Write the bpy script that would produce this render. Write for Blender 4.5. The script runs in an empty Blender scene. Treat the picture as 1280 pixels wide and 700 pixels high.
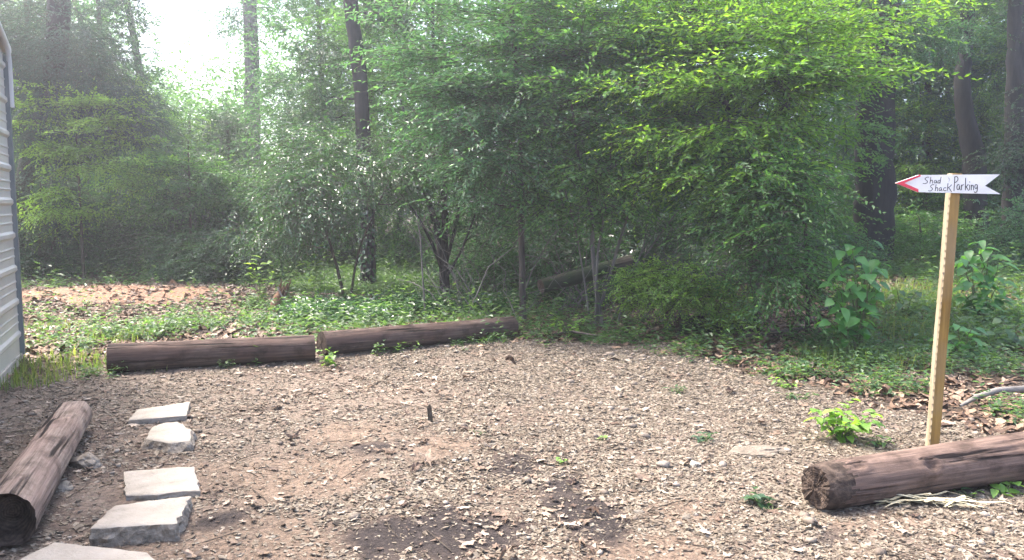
import bpy, math, random
import numpy as np
from mathutils import Vector, Matrix, noise as mn

R = math.radians
rng = np.random.default_rng(11)
random.seed(11)
scene = bpy.context.scene
COL = scene.collection

# ------------------------------------------------------------------ camera geometry
CAM_H, FPX, PITCH = 1.60, 1000.0, math.atan(95 / 1000.0)
_F = np.array([0, math.cos(PITCH), -math.sin(PITCH)])
_U = np.array([0, math.sin(PITCH), math.cos(PITCH)])
_X = np.array([1.0, 0, 0])


def ray(px, py):
    d = _F + _X * ((px - 640) / FPX) + _U * ((350 - py) / FPX)
    return d / d[1]


# ------------------------------------------------------------------ noise
def _hash(ix, iy, s):
    n = (ix * 374761393 + iy * 668265263 + s * 1442695041) & 0xFFFFFFFF
    n = ((n ^ (n >> 13)) * 1274126177) & 0xFFFFFFFF
    n = n ^ (n >> 16)
    return (n & 0xFFFF) / 65535.0


def vnoise(x, y, s=0):
    x = np.asarray(x, float); y = np.asarray(y, float)
    ix = np.floor(x).astype(np.int64); iy = np.floor(y).astype(np.int64)
    fx = x - ix; fy = y - iy
    fx = fx * fx * (3 - 2 * fx); fy = fy * fy * (3 - 2 * fy)
    a = _hash(ix, iy, s); b = _hash(ix + 1, iy, s); c = _hash(ix, iy + 1, s); d = _hash(ix + 1, iy + 1, s)
    return (a * (1 - fx) + b * fx) * (1 - fy) + (c * (1 - fx) + d * fx) * fy


def fbm(x, y, f=1.0, o=4, s=0):
    t = 0; a = 0.5
    for k in range(o):
        t = t + a * vnoise(np.asarray(x) * f, np.asarray(y) * f, s + k * 17)
        f *= 2.03; a *= 0.5
    return t / (1 - 0.5 ** o)


def sstep(a, b, x):
    t = np.clip((np.asarray(x, float) - a) / (b - a), 0, 1)
    return t * t * (3 - 2 * t)


# ------------------------------------------------------------------ terrain
_EX = [-30, -8, -6, -3.9, -1.9, 0, 1.1, 1.9, 2.4, 2.9, 3.5, 6, 30]
_EY = [6.0, 6.3, 6.6, 7.45, 8.4, 9.5, 9.4, 8.6, 7.5, 6.2, 5.2, 4.4, 2.5]


def wild(x, y):
    """0 on the gravelled clearing, 1 on the forest floor."""
    e = np.interp(x, _EX, _EY)
    return sstep(-0.25, 0.7, np.asarray(y) - e + (fbm(x, y, 1.3, 3, 5) - 0.5) * 1.5)


def height(x, y):
    x = np.asarray(x, float); y = np.asarray(y, float)
    h = (fbm(x, y, 0.35, 3, 1) - 0.5) * 0.10 + (fbm(x, y, 2.2, 3, 2) - 0.5) * 0.035
    near = sstep(40, 14, np.hypot(x, y - 6))
    h = h * near
    h = h + 0.55 * sstep(10.5, 30, y)
    h = h + 0.30 * sstep(2.0, 5.0, x) * sstep(7.0, 12.0, y)
    # loose earth pushed up at the edge of the wood
    h = h + 0.22 * np.exp(-((x + 6.3) / 2.6) ** 2) * np.exp(-((y - 13.2) / 0.8) ** 2)
    h = h + 0.25 * np.exp(-((x - 3.6) / 1.4) ** 2) * np.exp(-((y - 11.6) / 1.2) ** 2)
    return h


def H(x, y):
    return float(height(x, y))


def G(px, py, z=0.0):
    """point over the ground (z metres above it) seen at a place of the photo"""
    d = ray(px, py)
    t = 1.0
    for _ in range(2400):
        q = d * t
        if CAM_H + q[2] <= H(q[0], q[1]) + z:
            break
        t += 0.02 if t < 20 else 0.1
    q = d * t
    return np.array([q[0], q[1], H(q[0], q[1]) + z])


def V(px, py, Y):
    q = ray(px, py) * Y
    return np.array([q[0], Y, CAM_H + q[2]])


# ------------------------------------------------------------------ mesh building
class MB:
    def __init__(self):
        self.v = []; self.f = []; self.n = 0; self.smooth = []; self.mi = []

    def add(self, v, faces, smooth=False, mi=0):
        v = np.asarray(v, np.float32).reshape(-1, 3)
        faces = np.asarray(faces, np.int64)
        self.v.append(v); self.f.append(faces + self.n)
        self.n += len(v); self.smooth.append(smooth); self.mi.append(mi)

    def build(self, name, mats, parent=None, loc=None):
        me = bpy.data.meshes.new(name)
        if self.n:
            V_ = np.concatenate(self.v)
            if loc is not None:
                V_ = V_ - np.asarray(loc, np.float32)
            me.vertices.add(len(V_)); me.vertices.foreach_set('co', V_.ravel())
            tot = np.concatenate([np.full(len(f), f.shape[1]) for f in self.f])
            li = np.concatenate([f.ravel() for f in self.f])
            me.loops.add(len(li)); me.loops.foreach_set('vertex_index', li.astype(np.int32))
            me.polygons.add(len(tot))
            st = np.concatenate([[0], np.cumsum(tot)[:-1]])
            me.polygons.foreach_set('loop_start', st.astype(np.int32))
            me.polygons.foreach_set('use_smooth', np.concatenate([np.full(len(f), s) for f, s in zip(self.f, self.smooth)]))
            me.polygons.foreach_set('material_index', np.concatenate([np.full(len(f), s) for f, s in zip(self.f, self.mi)]).astype(np.int32))
            me.update(calc_edges=True)
        for m in (mats if isinstance(mats, (list, tuple)) else [mats]):
            me.materials.append(m)
        o = bpy.data.objects.new(name, me)
        COL.objects.link(o)
        if parent is not None:
            o.parent = parent
        elif loc is not None:
            o.location = Vector([float(a) for a in loc])
        return o


def tag(o, label=None, cat=None, group=None, kind=None):
    if label: o['label'] = label
    if cat: o['category'] = cat
    if group: o['group'] = group
    if kind: o['kind'] = kind
    return o


def thing(name, loc, label, cat, group=None):
    e = bpy.data.objects.new(name, None)
    e.empty_display_size = 0.2
    COL.objects.link(e); e.location = Vector([float(a) for a in loc])
    return tag(e, label, cat, group)


def unit(a):
    a = np.asarray(a, float)
    return a / np.maximum(np.linalg.norm(a, axis=-1, keepdims=True), 1e-9)


def tube(mb, pts, radii, seg=8, mi=0, wob=0.0, cap=True, seed=0):
    pts = np.asarray(pts, float); n = len(pts)
    r = np.broadcast_to(np.asarray(radii, float), (n,))
    tan = unit(np.gradient(pts, axis=0))
    ref = np.array([0.0, 0, 1]) if abs(tan[0][2]) < 0.8 else np.array([1.0, 0, 0])
    a = np.linspace(0, 2 * math.pi, seg, endpoint=False)
    vs = []
    u = unit(np.cross(tan[0], ref))
    for i in range(n):
        u = unit(u - tan[i] * np.dot(u, tan[i])); w = np.cross(tan[i], u)
        rr = r[i] * (1 + (wob * (vnoise(a * 1.7 + seed, np.full(seg, i * 0.7), 3) - 0.5) if wob else 0))
        vs.append(pts[i] + (np.cos(a) * rr)[:, None] * u + (np.sin(a) * rr)[:, None] * w)
    v = np.concatenate(vs)
    i, j = np.meshgrid(np.arange(n - 1), np.arange(seg), indexing='ij')
    i = i.ravel(); j = j.ravel(); k = (j + 1) % seg
    mb.add(v, np.stack([i * seg + j, i * seg + k, (i + 1) * seg + k, (i + 1) * seg + j], 1), True, mi)
    if cap:
        mb.add(np.concatenate([vs[-1], pts[-1:]]), np.stack([np.arange(seg), (np.arange(seg) + 1) % seg, np.full(seg, seg)], 1), True, mi)


def curve_pts(p0, p1, n=6, sag=0.0, jit=0.0, rg=rng):
    t = np.linspace(0, 1, n)[:, None]
    p = np.asarray(p0) * (1 - t) + np.asarray(p1) * t
    L = np.linalg.norm(np.asarray(p1) - np.asarray(p0))
    p[:, 2] += sag * L * 4 * (t * (1 - t))[:, 0]
    if jit:
        j = rg.normal(0, jit * L, (n, 3)); j[0] = 0; j[-1] = 0
        p += j
    return p


def leaves(mb, P, D, N, L, W, fold=0.15, curl=0.12, mi=0, fine=False, rg=rng):
    """leaf blades: base P, pointing D, facing N"""
    n = len(P)
    if not n: return
    D = unit(D); S = unit(np.cross(D, N)); N = np.cross(S, D)
    L = np.broadcast_to(np.asarray(L, float), (n,))[:, None]; W = np.broadcast_to(np.asarray(W, float), (n,))[:, None]
    if not fine:
        m = P + D * L * 0.42
        v = np.stack([P, m + S * W * .5 + N * W * fold, P + D * L - N * L * curl, m - S * W * .5 + N * W * fold], 1).reshape(-1, 3)
        b = np.arange(n)[:, None] * 4
        mb.add(v, np.concatenate([b + [0, 1, 2], b + [0, 2, 3]]), False, mi)
    else:
        ts = [0.12, 0.35, 0.62, 0.85]; ws = [0.55, 1.0, 0.82, 0.4]
        rows = [P]
        for t, w in zip(ts, ws):
            c = P + D * L * t - N * L * curl * t * t * 2
            rows += [c + S * W * .5 * w + N * W * fold * w, c, c - S * W * .5 * w + N * W * fold * w]
        rows.append(P + D * L - N * L * curl * 2)
        v = np.stack(rows, 1).reshape(-1, 3); k = len(rows)
        b = np.arange(n)[:, None] * k
        tri = [b + [0, 1, 2], b + [0, 2, 3]]; q = []
        for i in range(3):
            o = 1 + i * 3
            q += [b + [o, o + 3, o + 4, o + 1], b + [o + 1, o + 4, o + 5, o + 2]]
        tri += [b + [10, k - 1, 11], b + [11, k - 1, 12]]
        mb.add(v, np.concatenate(q), True, mi)
        # share the vertices of the quads
        mb.f.append(np.concatenate(tri) + mb.n - len(v)); mb.smooth.append(True); mb.mi.append(mi)


def sprays(mb, P, D, length, k, L, W, ang=55, droop=0.25, flat=0.75, rg=rng, mi=0, twig_mi=None, jit=0.25):
    """flat leafy twigs: leaves in two rows along each drooping twig"""
    n = len(P)
    if not n: return
    D = unit(D)
    up = np.array([0, 0, 1.0]) * flat + rg.normal(0, 0.35, (n, 3))
    S = unit(np.cross(D, up)); N = unit(np.cross(S, D))
    N *= np.sign(N[:, 2:3] + 1e-6)
    length = np.broadcast_to(np.asarray(length, float), (n,))
    t = (np.arange(k) + 0.6) / k
    side = np.where(np.arange(k) % 2 == 0, 1.0, -1.0)
    base = P[:, None] + D[:, None] * (length[:, None] * t)[..., None]
    base[..., 2] -= droop * length[:, None] * t * t
    a = R(ang) * (1 - 0.55 * t)
    dd = D[:, None] * np.cos(a)[None, :, None] + S[:, None] * (np.sin(a) * side)[None, :, None]
    dd[..., 2] -= droop * 1.2 * t
    dd = dd + rg.normal(0, jit, dd.shape)
    nn = np.broadcast_to(N[:, None], dd.shape) + rg.normal(0, jit * 1.3, dd.shape)
    sc = (0.65 + 0.6 * rg.random((n, k))) * (1.05 - 0.45 * t)
    keep = rg.random((n, k)) < 0.93
    leaves(mb, base[keep], dd[keep], nn[keep], (L * sc)[keep], (W * sc)[keep], mi=mi, rg=rg)
    if twig_mi is not None:
        e = P + D * length[:, None]; e[:, 2] -= droop * length
        m = (P + D * length[:, None] * .5); m[:, 2] -= droop * length * .25
        w = 0.0035
        o1 = S * w; o2 = N * w
        v = np.stack([P + o1, P - o1 + o2, P - o2, m + o1 * .8, m - o1 * .8 + o2, m - o2 * .8, e], 1).reshape(-1, 3)
        b = np.arange(n)[:, None] * 7
        mb.add(v, np.concatenate([b + [0, 1, 4, 3], b + [1, 2, 5, 4], b + [2, 0, 3, 5]]), True, twig_mi)
        mb.f.append(np.concatenate([b + [3, 4, 6], b + [4, 5, 6], b + [5, 3, 6]]) + mb.n - len(v)); mb.smooth.append(True); mb.mi.append(twig_mi)


# ------------------------------------------------------------------ materials
def newmat(name):
    m = bpy.data.materials.new(name); m.use_nodes = True
    nt = m.node_tree; nt.nodes.clear()
    return m, nt, nt.nodes, nt.links


def N_(nt, t, **kw):
    n = nt.nodes.new(t)
    for k, v in kw.items():
        if k.startswith('i_'):
            n.inputs[k[2:].replace('_', ' ')].default_value = v
        else:
            setattr(n, k, v)
    return n


def ramp(nt, stops, interp='LINEAR'):
    n = nt.nodes.new('ShaderNodeValToRGB'); cr = n.color_ramp; cr.interpolation = interp
    while len(cr.elements) < len(stops): cr.elements.new(0.5)
    for e, (p, c) in zip(cr.elements, stops):
        e.position = p; e.color = (*c, 1)
    return n


def leafmat(name, cols, trans, rough=0.42, tf=0.40, nscale=0.9, spec=0.5):
    cols = [tuple(min(1, v * 1.3) for v in c) for c in cols]; tf = tf + .10
    m, nt, ns, ln = newmat(name)
    geo = N_(nt, 'ShaderNodeNewGeometry')
    noi = N_(nt, 'ShaderNodeTexNoise', i_Scale=nscale, i_Detail=2.0)
    ln.new(geo.outputs['Position'], noi.inputs['Vector'])
    mix = N_(nt, 'ShaderNodeMath', operation='MULTIPLY_ADD'); mix.inputs[1].default_value = 0.62
    ln.new(geo.outputs['Random Per Island'], mix.inputs[0])
    sc = N_(nt, 'ShaderNodeMath', operation='MULTIPLY_ADD'); sc.inputs[1].default_value = 1.3; sc.inputs[2].default_value = -0.45
    ln.new(noi.outputs['Fac'], sc.inputs[0]); ln.new(sc.outputs[0], mix.inputs[2])
    rp = ramp(nt, [(i / (len(cols) - 1), c) for i, c in enumerate(cols)])
    ln.new(mix.outputs[0], rp.inputs['Fac'])
    pb = N_(nt, 'ShaderNodeBsdfPrincipled', i_Roughness=rough)
    pb.inputs['Specular IOR Level'].default_value = spec
    ln.new(rp.outputs['Color'], pb.inputs['Base Color'])
    tb = N_(nt, 'ShaderNodeBsdfTranslucent')
    mc = N_(nt, 'ShaderNodeMix', data_type='RGBA', blend_type='MULTIPLY'); mc.inputs['Factor'].default_value = 1
    ln.new(rp.outputs['Color'], mc.inputs['A']); mc.inputs['B'].default_value = (*trans, 1)
    ln.new(mc.outputs['Result'], tb.inputs['Color'])
    ms = N_(nt, 'ShaderNodeMixShader'); ms.inputs['Fac'].default_value = tf
    ln.new(pb.outputs[0], ms.inputs[1]); ln.new(tb.outputs[0], ms.inputs[2])
    out = N_(nt, 'ShaderNodeOutputMaterial'); ln.new(ms.outputs[0], out.inputs['Surface'])
    return m


def bark(name, c1, c2, sc=6.0, stretch=0.18, bump=0.6, axis='Z', extra=None):
    m, nt, ns, ln = newmat(name)
    tc = N_(nt, 'ShaderNodeTexCoord')
    mp = N_(nt, 'ShaderNodeMapping')
    s = [sc, sc, sc]; s['XYZ'.index(axis)] = sc * stretch
    mp.inputs['Scale'].default_value = s
    ln.new(tc.outputs['Object'], mp.inputs['Vector'])
    n1 = N_(nt, 'ShaderNodeTexNoise', i_Scale=2.5, i_Detail=7.0, i_Roughness=0.65); ln.new(mp.outputs[0], n1.inputs['Vector'])
    n2 = N_(nt, 'ShaderNodeTexNoise', i_Scale=1.7, i_Detail=3.0); ln.new(tc.outputs['Object'], n2.inputs['Vector'])
    rp = ramp(nt, [(0.30, c1), (0.50, tuple(.45 * a + .55 * b for a, b in zip(c1, c2))), (0.70, c2)]); ln.new(n1.outputs['Fac'], rp.inputs['Fac'])
    col = rp.outputs['Color']
    if extra:
        r2 = ramp(nt, [(0.42, (0, 0, 0)), (0.6, (1, 1, 1))]); ln.new(n2.outputs['Fac'], r2.inputs['Fac'])
        mx = N_(nt, 'ShaderNodeMix', data_type='RGBA'); ln.new(r2.outputs['Color'], mx.inputs['Factor'])
        ln.new(col, mx.inputs['A']); mx.inputs['B'].default_value = (*extra, 1); col = mx.outputs['Result']
    pb = N_(nt, 'ShaderNodeBsdfPrincipled', i_Roughness=0.85); pb.inputs['Specular IOR Level'].default_value = 0.25
    ln.new(col, pb.inputs['Base Color'])
    bp = N_(nt, 'ShaderNodeBump', i_Strength=bump, i_Distance=0.02); ln.new(n1.outputs['Fac'], bp.inputs['Height'])
    ln.new(bp.outputs[0], pb.inputs['Normal'])
    out = N_(nt, 'ShaderNodeOutputMaterial'); ln.new(pb.outputs[0], out.inputs['Surface'])
    return m


def islandmat(name, stops, rough=0.8, spec=0.3, trans=None):
    m, nt, ns, ln = newmat(name)
    geo = N_(nt, 'ShaderNodeNewGeometry')
    rp = ramp(nt, stops); ln.new(geo.outputs['Random Per Island'], rp.inputs['Fac'])
    noi = N_(nt, 'ShaderNodeTexNoise', i_Scale=60.0, i_Detail=3.0); ln.new(geo.outputs['Position'], noi.inputs['Vector'])
    r2 = ramp(nt, [(0.3, (.6, .6, .6)), (0.7, (1.15, 1.12, 1.08))]); ln.new(noi.outputs['Fac'], r2.inputs['Fac'])
    mc = N_(nt, 'ShaderNodeMix', data_type='RGBA', blend_type='MULTIPLY'); mc.inputs['Factor'].default_value = 1
    ln.new(rp.outputs['Color'], mc.inputs['A']); ln.new(r2.outputs['Color'], mc.inputs['B'])
    pb = N_(nt, 'ShaderNodeBsdfPrincipled', i_Roughness=rough); pb.inputs['Specular IOR Level'].default_value = spec
    ln.new(mc.outputs['Result'], pb.inputs['Base Color'])
    out = N_(nt, 'ShaderNodeOutputMaterial'); ln.new(pb.outputs[0], out.inputs['Surface'])
    return m


def noisemat(name, stops, scale=12.0, detail=6.0, rough=0.8, bump=0.4, bscale=40.0, spec=0.3, metal=0.0):
    m, nt, ns, ln = newmat(name)
    tc = N_(nt, 'ShaderNodeTexCoord')
    n1 = N_(nt, 'ShaderNodeTexNoise', i_Scale=scale, i_Detail=detail, i_Roughness=0.6); ln.new(tc.outputs['Object'], n1.inputs['Vector'])
    n2 = N_(nt, 'ShaderNodeTexNoise', i_Scale=bscale, i_Detail=5.0); ln.new(tc.outputs['Object'], n2.inputs['Vector'])
    rp = ramp(nt, stops); ln.new(n1.outputs['Fac'], rp.inputs['Fac'])
    pb = N_(nt, 'ShaderNodeBsdfPrincipled', i_Roughness=rough, i_Metallic=metal); pb.inputs['Specular IOR Level'].default_value = spec
    ln.new(rp.outputs['Color'], pb.inputs['Base Color'])
    if bump:
        bp = N_(nt, 'ShaderNodeBump', i_Strength=bump, i_Distance=0.01); ln.new(n2.outputs['Fac'], bp.inputs['Height']); ln.new(bp.outputs[0], pb.inputs['Normal'])
    out = N_(nt, 'ShaderNodeOutputMaterial'); ln.new(pb.outputs[0], out.inputs['Surface'])
    return m


M = {}
M['leaf_feather'] = leafmat('leaf_feather', [(.028, .075, .026), (.045, .115, .035), (.075, .16, .042)], (2.2, 2.1, .9))
M['leaf_blue'] = leafmat('leaf_blue', [(.026, .070, .036), (.042, .100, .048), (.065, .135, .055)], (1.9, 2.0, 1.0), rough=.38)
M['leaf_bright'] = leafmat('leaf_bright', [(.04, .10, .02), (.075, .165, .028), (.13, .23, .035)], (2.3, 2.1, .8), tf=.45)
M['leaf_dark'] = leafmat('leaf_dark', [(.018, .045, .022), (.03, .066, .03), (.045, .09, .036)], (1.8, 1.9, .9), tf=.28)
M['leaf_cedar'] = leafmat('leaf_cedar', [(.020, .042, .032), (.032, .062, .044), (.048, .085, .054)], (1.5, 1.6, 1.0), tf=.2, rough=.55)
M['leaf_gloss'] = leafmat('leaf_gloss', [(.022, .055, .026), (.035, .085, .034), (.055, .115, .04)], (1.9, 2.0, .9), rough=.2, tf=.22, spec=.9)
M['leaf_big'] = leafmat('leaf_big', [(.035, .105, .03), (.055, .155, .04), (.085, .20, .05)], (2.1, 2.0, .8), rough=.4, nscale=3)
M['leaf_cover'] = leafmat('leaf_cover', [(.03, .065, .03), (.045, .095, .036), (.07, .13, .045)], (2.1, 2.0, .8), rough=.4, nscale=2)
M['leaf_lime'] = leafmat('leaf_lime', [(.07, .15, .03), (.11, .21, .04), (.17, .27, .06)], (2.0, 1.9, .8), rough=.5, nscale=2)
M['grass'] = leafmat('grass_blade', [(.05, .085, .028), (.08, .125, .036), (.15, .17, .065)], (2.0, 1.9, .8), rough=.5, nscale=1.5)
M['bark_dark'] = bark('bark_dark', (.012, .011, .011), (.05, .043, .038))
M['bark_grey'] = bark('bark_grey', (.06, .055, .05), (.17, .155, .14))
M['bark_brown'] = bark('bark_brown', (.032, .026, .018), (.095, .078, .055))
M['bark_black'] = bark('bark_black', (.008, .007, .007), (.03, .026, .023))
M['bark_grey2'] = bark('bark_greybrown', (.03, .026, .023), (.095, .08, .068))
M['twig'] = bark('twig_bark', (.03, .024, .018), (.09, .07, .052), sc=10)
M['stem_green'] = noisemat('stem_green', [(.3, (.06, .09, .03)), (.7, (.12, .12, .06))], bump=0)


def logmat(name, c1, c2, c3, red=(.17, .085, .06)):
    """weathered pole: long grain, dark drying cracks, worn pale and reddish patches"""
    m, nt, ns, ln = newmat(name)
    tc = N_(nt, 'ShaderNodeTexCoord')

    def noise(scale, sx, det, rough=.6):
        mp = N_(nt, 'ShaderNodeMapping'); mp.inputs['Scale'].default_value = (scale * sx, scale, scale)
        ln.new(tc.outputs['Object'], mp.inputs['Vector'])
        n = N_(nt, 'ShaderNodeTexNoise', i_Scale=1.0, i_Detail=det, i_Roughness=rough); ln.new(mp.outputs[0], n.inputs['Vector'])
        return n.outputs['Fac']
    g = noise(55, .04, 8.0, .7); big = noise(4.5, .5, 4.0); ck = noise(20, .045, 3.0, .5); st = noise(9, .6, 6.0, .7)
    rp = ramp(nt, [(.30, c1), (.52, c2), (.72, c3)]); ln.new(g, rp.inputs['Fac'])
    r2 = ramp(nt, [(.45, (0, 0, 0)), (.62, (.75, .75, .75))]); ln.new(big, r2.inputs['Fac'])
    mx = N_(nt, 'ShaderNodeMix', data_type='RGBA'); ln.new(r2.outputs['Color'], mx.inputs['Factor']); ln.new(rp.outputs['Color'], mx.inputs['A'])
    r2b = ramp(nt, [(.3, tuple(.4 * v for v in red)), (.7, red)]); ln.new(g, r2b.inputs['Fac']); ln.new(r2b.outputs['Color'], mx.inputs['B'])
    r3 = ramp(nt, [(.36, (.10, .09, .085)), (.43, (1, 1, 1))]); ln.new(ck, r3.inputs['Fac'])
    r4 = ramp(nt, [(.33, (.42, .40, .38)), (.52, (1, 1, 1)), (.75, (1.12, 1.12, 1.1))]); ln.new(st, r4.inputs['Fac'])
    m1 = N_(nt, 'ShaderNodeMix', data_type='RGBA', blend_type='MULTIPLY'); m1.inputs['Factor'].default_value = 1
    ln.new(mx.outputs['Result'], m1.inputs['A']); ln.new(r3.outputs['Color'], m1.inputs['B'])
    m2 = N_(nt, 'ShaderNodeMix', data_type='RGBA', blend_type='MULTIPLY'); m2.inputs['Factor'].default_value = 1
    ln.new(m1.outputs['Result'], m2.inputs['A']); ln.new(r4.outputs['Color'], m2.inputs['B'])
    pb = N_(nt, 'ShaderNodeBsdfPrincipled', i_Roughness=.88); pb.inputs['Specular IOR Level'].default_value = .2
    ln.new(m2.outputs['Result'], pb.inputs['Base Color'])
    b1 = N_(nt, 'ShaderNodeBump', i_Strength=.9, i_Distance=.012); ln.new(r3.outputs['Color'], b1.inputs['Height'])
    b2 = N_(nt, 'ShaderNodeBump', i_Strength=.7, i_Distance=.008); ln.new(g, b2.inputs['Height']); ln.new(b1.outputs[0], b2.inputs['Normal'])
    ln.new(b2.outputs[0], pb.inputs['Normal'])
    out = N_(nt, 'ShaderNodeOutputMaterial'); ln.new(pb.outputs[0], out.inputs['Surface'])
    return m


M['log_red'] = logmat('log_red', (.045, .03, .024), (.125, .085, .066), (.22, .155, .125), (.165, .11, .085))
M['log_far'] = logmat('log_far', (.03, .021, .017), (.09, .062, .05), (.155, .115, .094), (.115, .07, .056))
M['log_pale'] = logmat('log_pale', (.075, .052, .04), (.25, .19, .148), (.40, .325, .265), (.31, .215, .17))
def endmat():
    m, nt, ns, ln = newmat('log_end')
    tc = N_(nt, 'ShaderNodeTexCoord')
    mp = N_(nt, 'ShaderNodeMapping'); mp.inputs['Scale'].default_value = (0, 1, 1); ln.new(tc.outputs['Object'], mp.inputs['Vector'])
    wv_ = N_(nt, 'ShaderNodeTexWave', wave_type='RINGS', rings_direction='X', i_Scale=26.0, i_Distortion=5.0, i_Detail=3.0); ln.new(mp.outputs[0], wv_.inputs['Vector'])
    n = N_(nt, 'ShaderNodeTexNoise', i_Scale=22.0, i_Detail=7.0, i_Roughness=.7); ln.new(tc.outputs['Object'], n.inputs['Vector'])
    ad = N_(nt, 'ShaderNodeMath', operation='MULTIPLY_ADD'); ad.inputs[1].default_value = .13; ln.new(wv_.outputs['Fac'], ad.inputs[0])
    sb = N_(nt, 'ShaderNodeMath', operation='SUBTRACT'); sb.inputs[1].default_value = .04; ln.new(n.outputs['Fac'], sb.inputs[0]); ln.new(sb.outputs[0], ad.inputs[2])
    rp = ramp(nt, [(.25, (.012, .009, .007)), (.5, (.05, .036, .028)), (.75, (.115, .084, .064))]); ln.new(ad.outputs[0], rp.inputs['Fac'])
    pb = N_(nt, 'ShaderNodeBsdfPrincipled', i_Roughness=.92); pb.inputs['Specular IOR Level'].default_value = .15; ln.new(rp.outputs['Color'], pb.inputs['Base Color'])
    bp = N_(nt, 'ShaderNodeBump', i_Strength=.9, i_Distance=.01); ln.new(ad.outputs[0], bp.inputs['Height']); ln.new(bp.outputs[0], pb.inputs['Normal'])
    out = N_(nt, 'ShaderNodeOutputMaterial'); ln.new(pb.outputs[0], out.inputs['Surface'])
    return m


M['log_end'] = endmat()
M['log_moss'] = bark('log_moss', (.02, .017, .013), (.08, .065, .045), sc=7, stretch=.1, bump=.8, axis='X', extra=(.03, .045, .018))
M['stump'] = bark('stump_wood', (.06, .032, .018), (.19, .105, .06), sc=8, stretch=.15)
M['concrete'] = noisemat('concrete', [(.25, (.15, .127, .10)), (.42, (.26, .23, .188)), (.6, (.30, .267, .222)), (.8, (.345, .31, .262))], scale=7, rough=.9, bump=.5, bscale=70)
M['concrete_raw'] = noisemat('concrete_raw', [(.3, (.09, .075, .058)), (.55, (.22, .187, .148)), (.75, (.31, .275, .228))], scale=22, rough=.95, bump=1.0, bscale=60)
M['rock'] = noisemat('rock', [(.3, (.13, .108, .082)), (.7, (.26, .222, .175))], scale=14, rough=.9, bump=.8, bscale=45)
M['dull_stone'] = noisemat('dull_stone', [(.3, (.10, .082, .062)), (.7, (.19, .16, .125))], scale=16, rough=.95, bump=.8, bscale=50)
M['siding'] = noisemat('siding', [(.3, (.49, .45, .40)), (.7, (.56, .52, .465))], scale=2.5, rough=.42, bump=.0, spec=.5)
M['trim_dark'] = noisemat('trim_dark', [(.3, (.13, .145, .145)), (.7, (.17, .185, .185))], scale=4, rough=.5, bump=0)
M['trim_pale'] = noisemat('trim_pale', [(.3, (.46, .46, .45)), (.7, (.54, .54, .53))], scale=4, rough=.35, bump=0)
M['footing'] = noisemat('footing', [(.3, (.34, .30, .25)), (.7, (.5, .45, .38))], scale=10, rough=.9)
M['white_paint'] = noisemat('white_paint', [(.3, (.58, .565, .53)), (.6, (.71, .695, .66))], scale=9, rough=.55, bump=.15, bscale=30)
M['red_paint'] = noisemat('red_paint', [(.3, (.50, .035, .06)), (.7, (.62, .06, .085))], scale=20, rough=.5, bump=.1)
M['ink'] = noisemat('marker_ink', [(.3, (.022, .02, .02)), (.7, (.05, .045, .045))], scale=50, rough=.6, bump=0)
M['faded_ink'] = noisemat('faded_ink', [(.3, (.35, .33, .32)), (.7, (.5, .48, .46))], scale=50, rough=.6, bump=0)
M['post'] = bark('post_wood', (.13, .072, .016), (.34, .205, .05), sc=9, stretch=.06, bump=.25, axis='Z', extra=(.24, .165, .08))
M['post_edge'] = bark('post_edge', (.20, .155, .09), (.36, .30, .21), sc=9, stretch=.06, bump=.2, axis='Z')
M['hole'] = noisemat('staple_steel', [(.3, (.17, .13, .08)), (.7, (.24, .19, .125))], rough=.6, bump=0)
M['chips'] = islandmat('chips', [(0, (.07, .053, .038)), (.12, (.115, .09, .065)), (.45, (.15, .122, .090)), (.75, (.19, .159, .120)), (.95, (.27, .234, .183)), (1, (.16, .142, .115))])
M['deadleaf'] = islandmat('dead_leaf', [(0, (.08, .05, .035)), (.35, (.17, .12, .085)), (.7, (.28, .215, .16)), (1, (.40, .335, .265))], rough=.7)
M['floorleaf'] = islandmat('forest_litter', [(0, (.05, .03, .02)), (.4, (.13, .08, .05)), (.75, (.23, .15, .10)), (1, (.36, .27, .19))], rough=.7)
M['pebble'] = islandmat('pebble', [(0, (.11, .085, .065)), (.5, (.20, .165, .13)), (1, (.32, .275, .225))], rough=.75)
M['straw'] = islandmat('straw', [(0, (.36, .31, .18)), (1, (.62, .57, .40))], rough=.7)
M['dead_branch'] = bark('dead_branch', (.07, .062, .054), (.25, .23, .205), sc=9, stretch=.1, axis='X')

# ------------------------------------------------------------------ ground sheet
def axis(lo, hi, step, far, grow=1.16):
    a = list(np.arange(lo, hi + step / 2, step)); s = step
    up, dn = [], []
    p = hi
    while p < far: s *= grow; p += s; up.append(p)
    s = step; p = lo
    while p > -far: s *= grow; p -= s; dn.append(p)
    return np.array(dn[::-1] + a + up)


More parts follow.
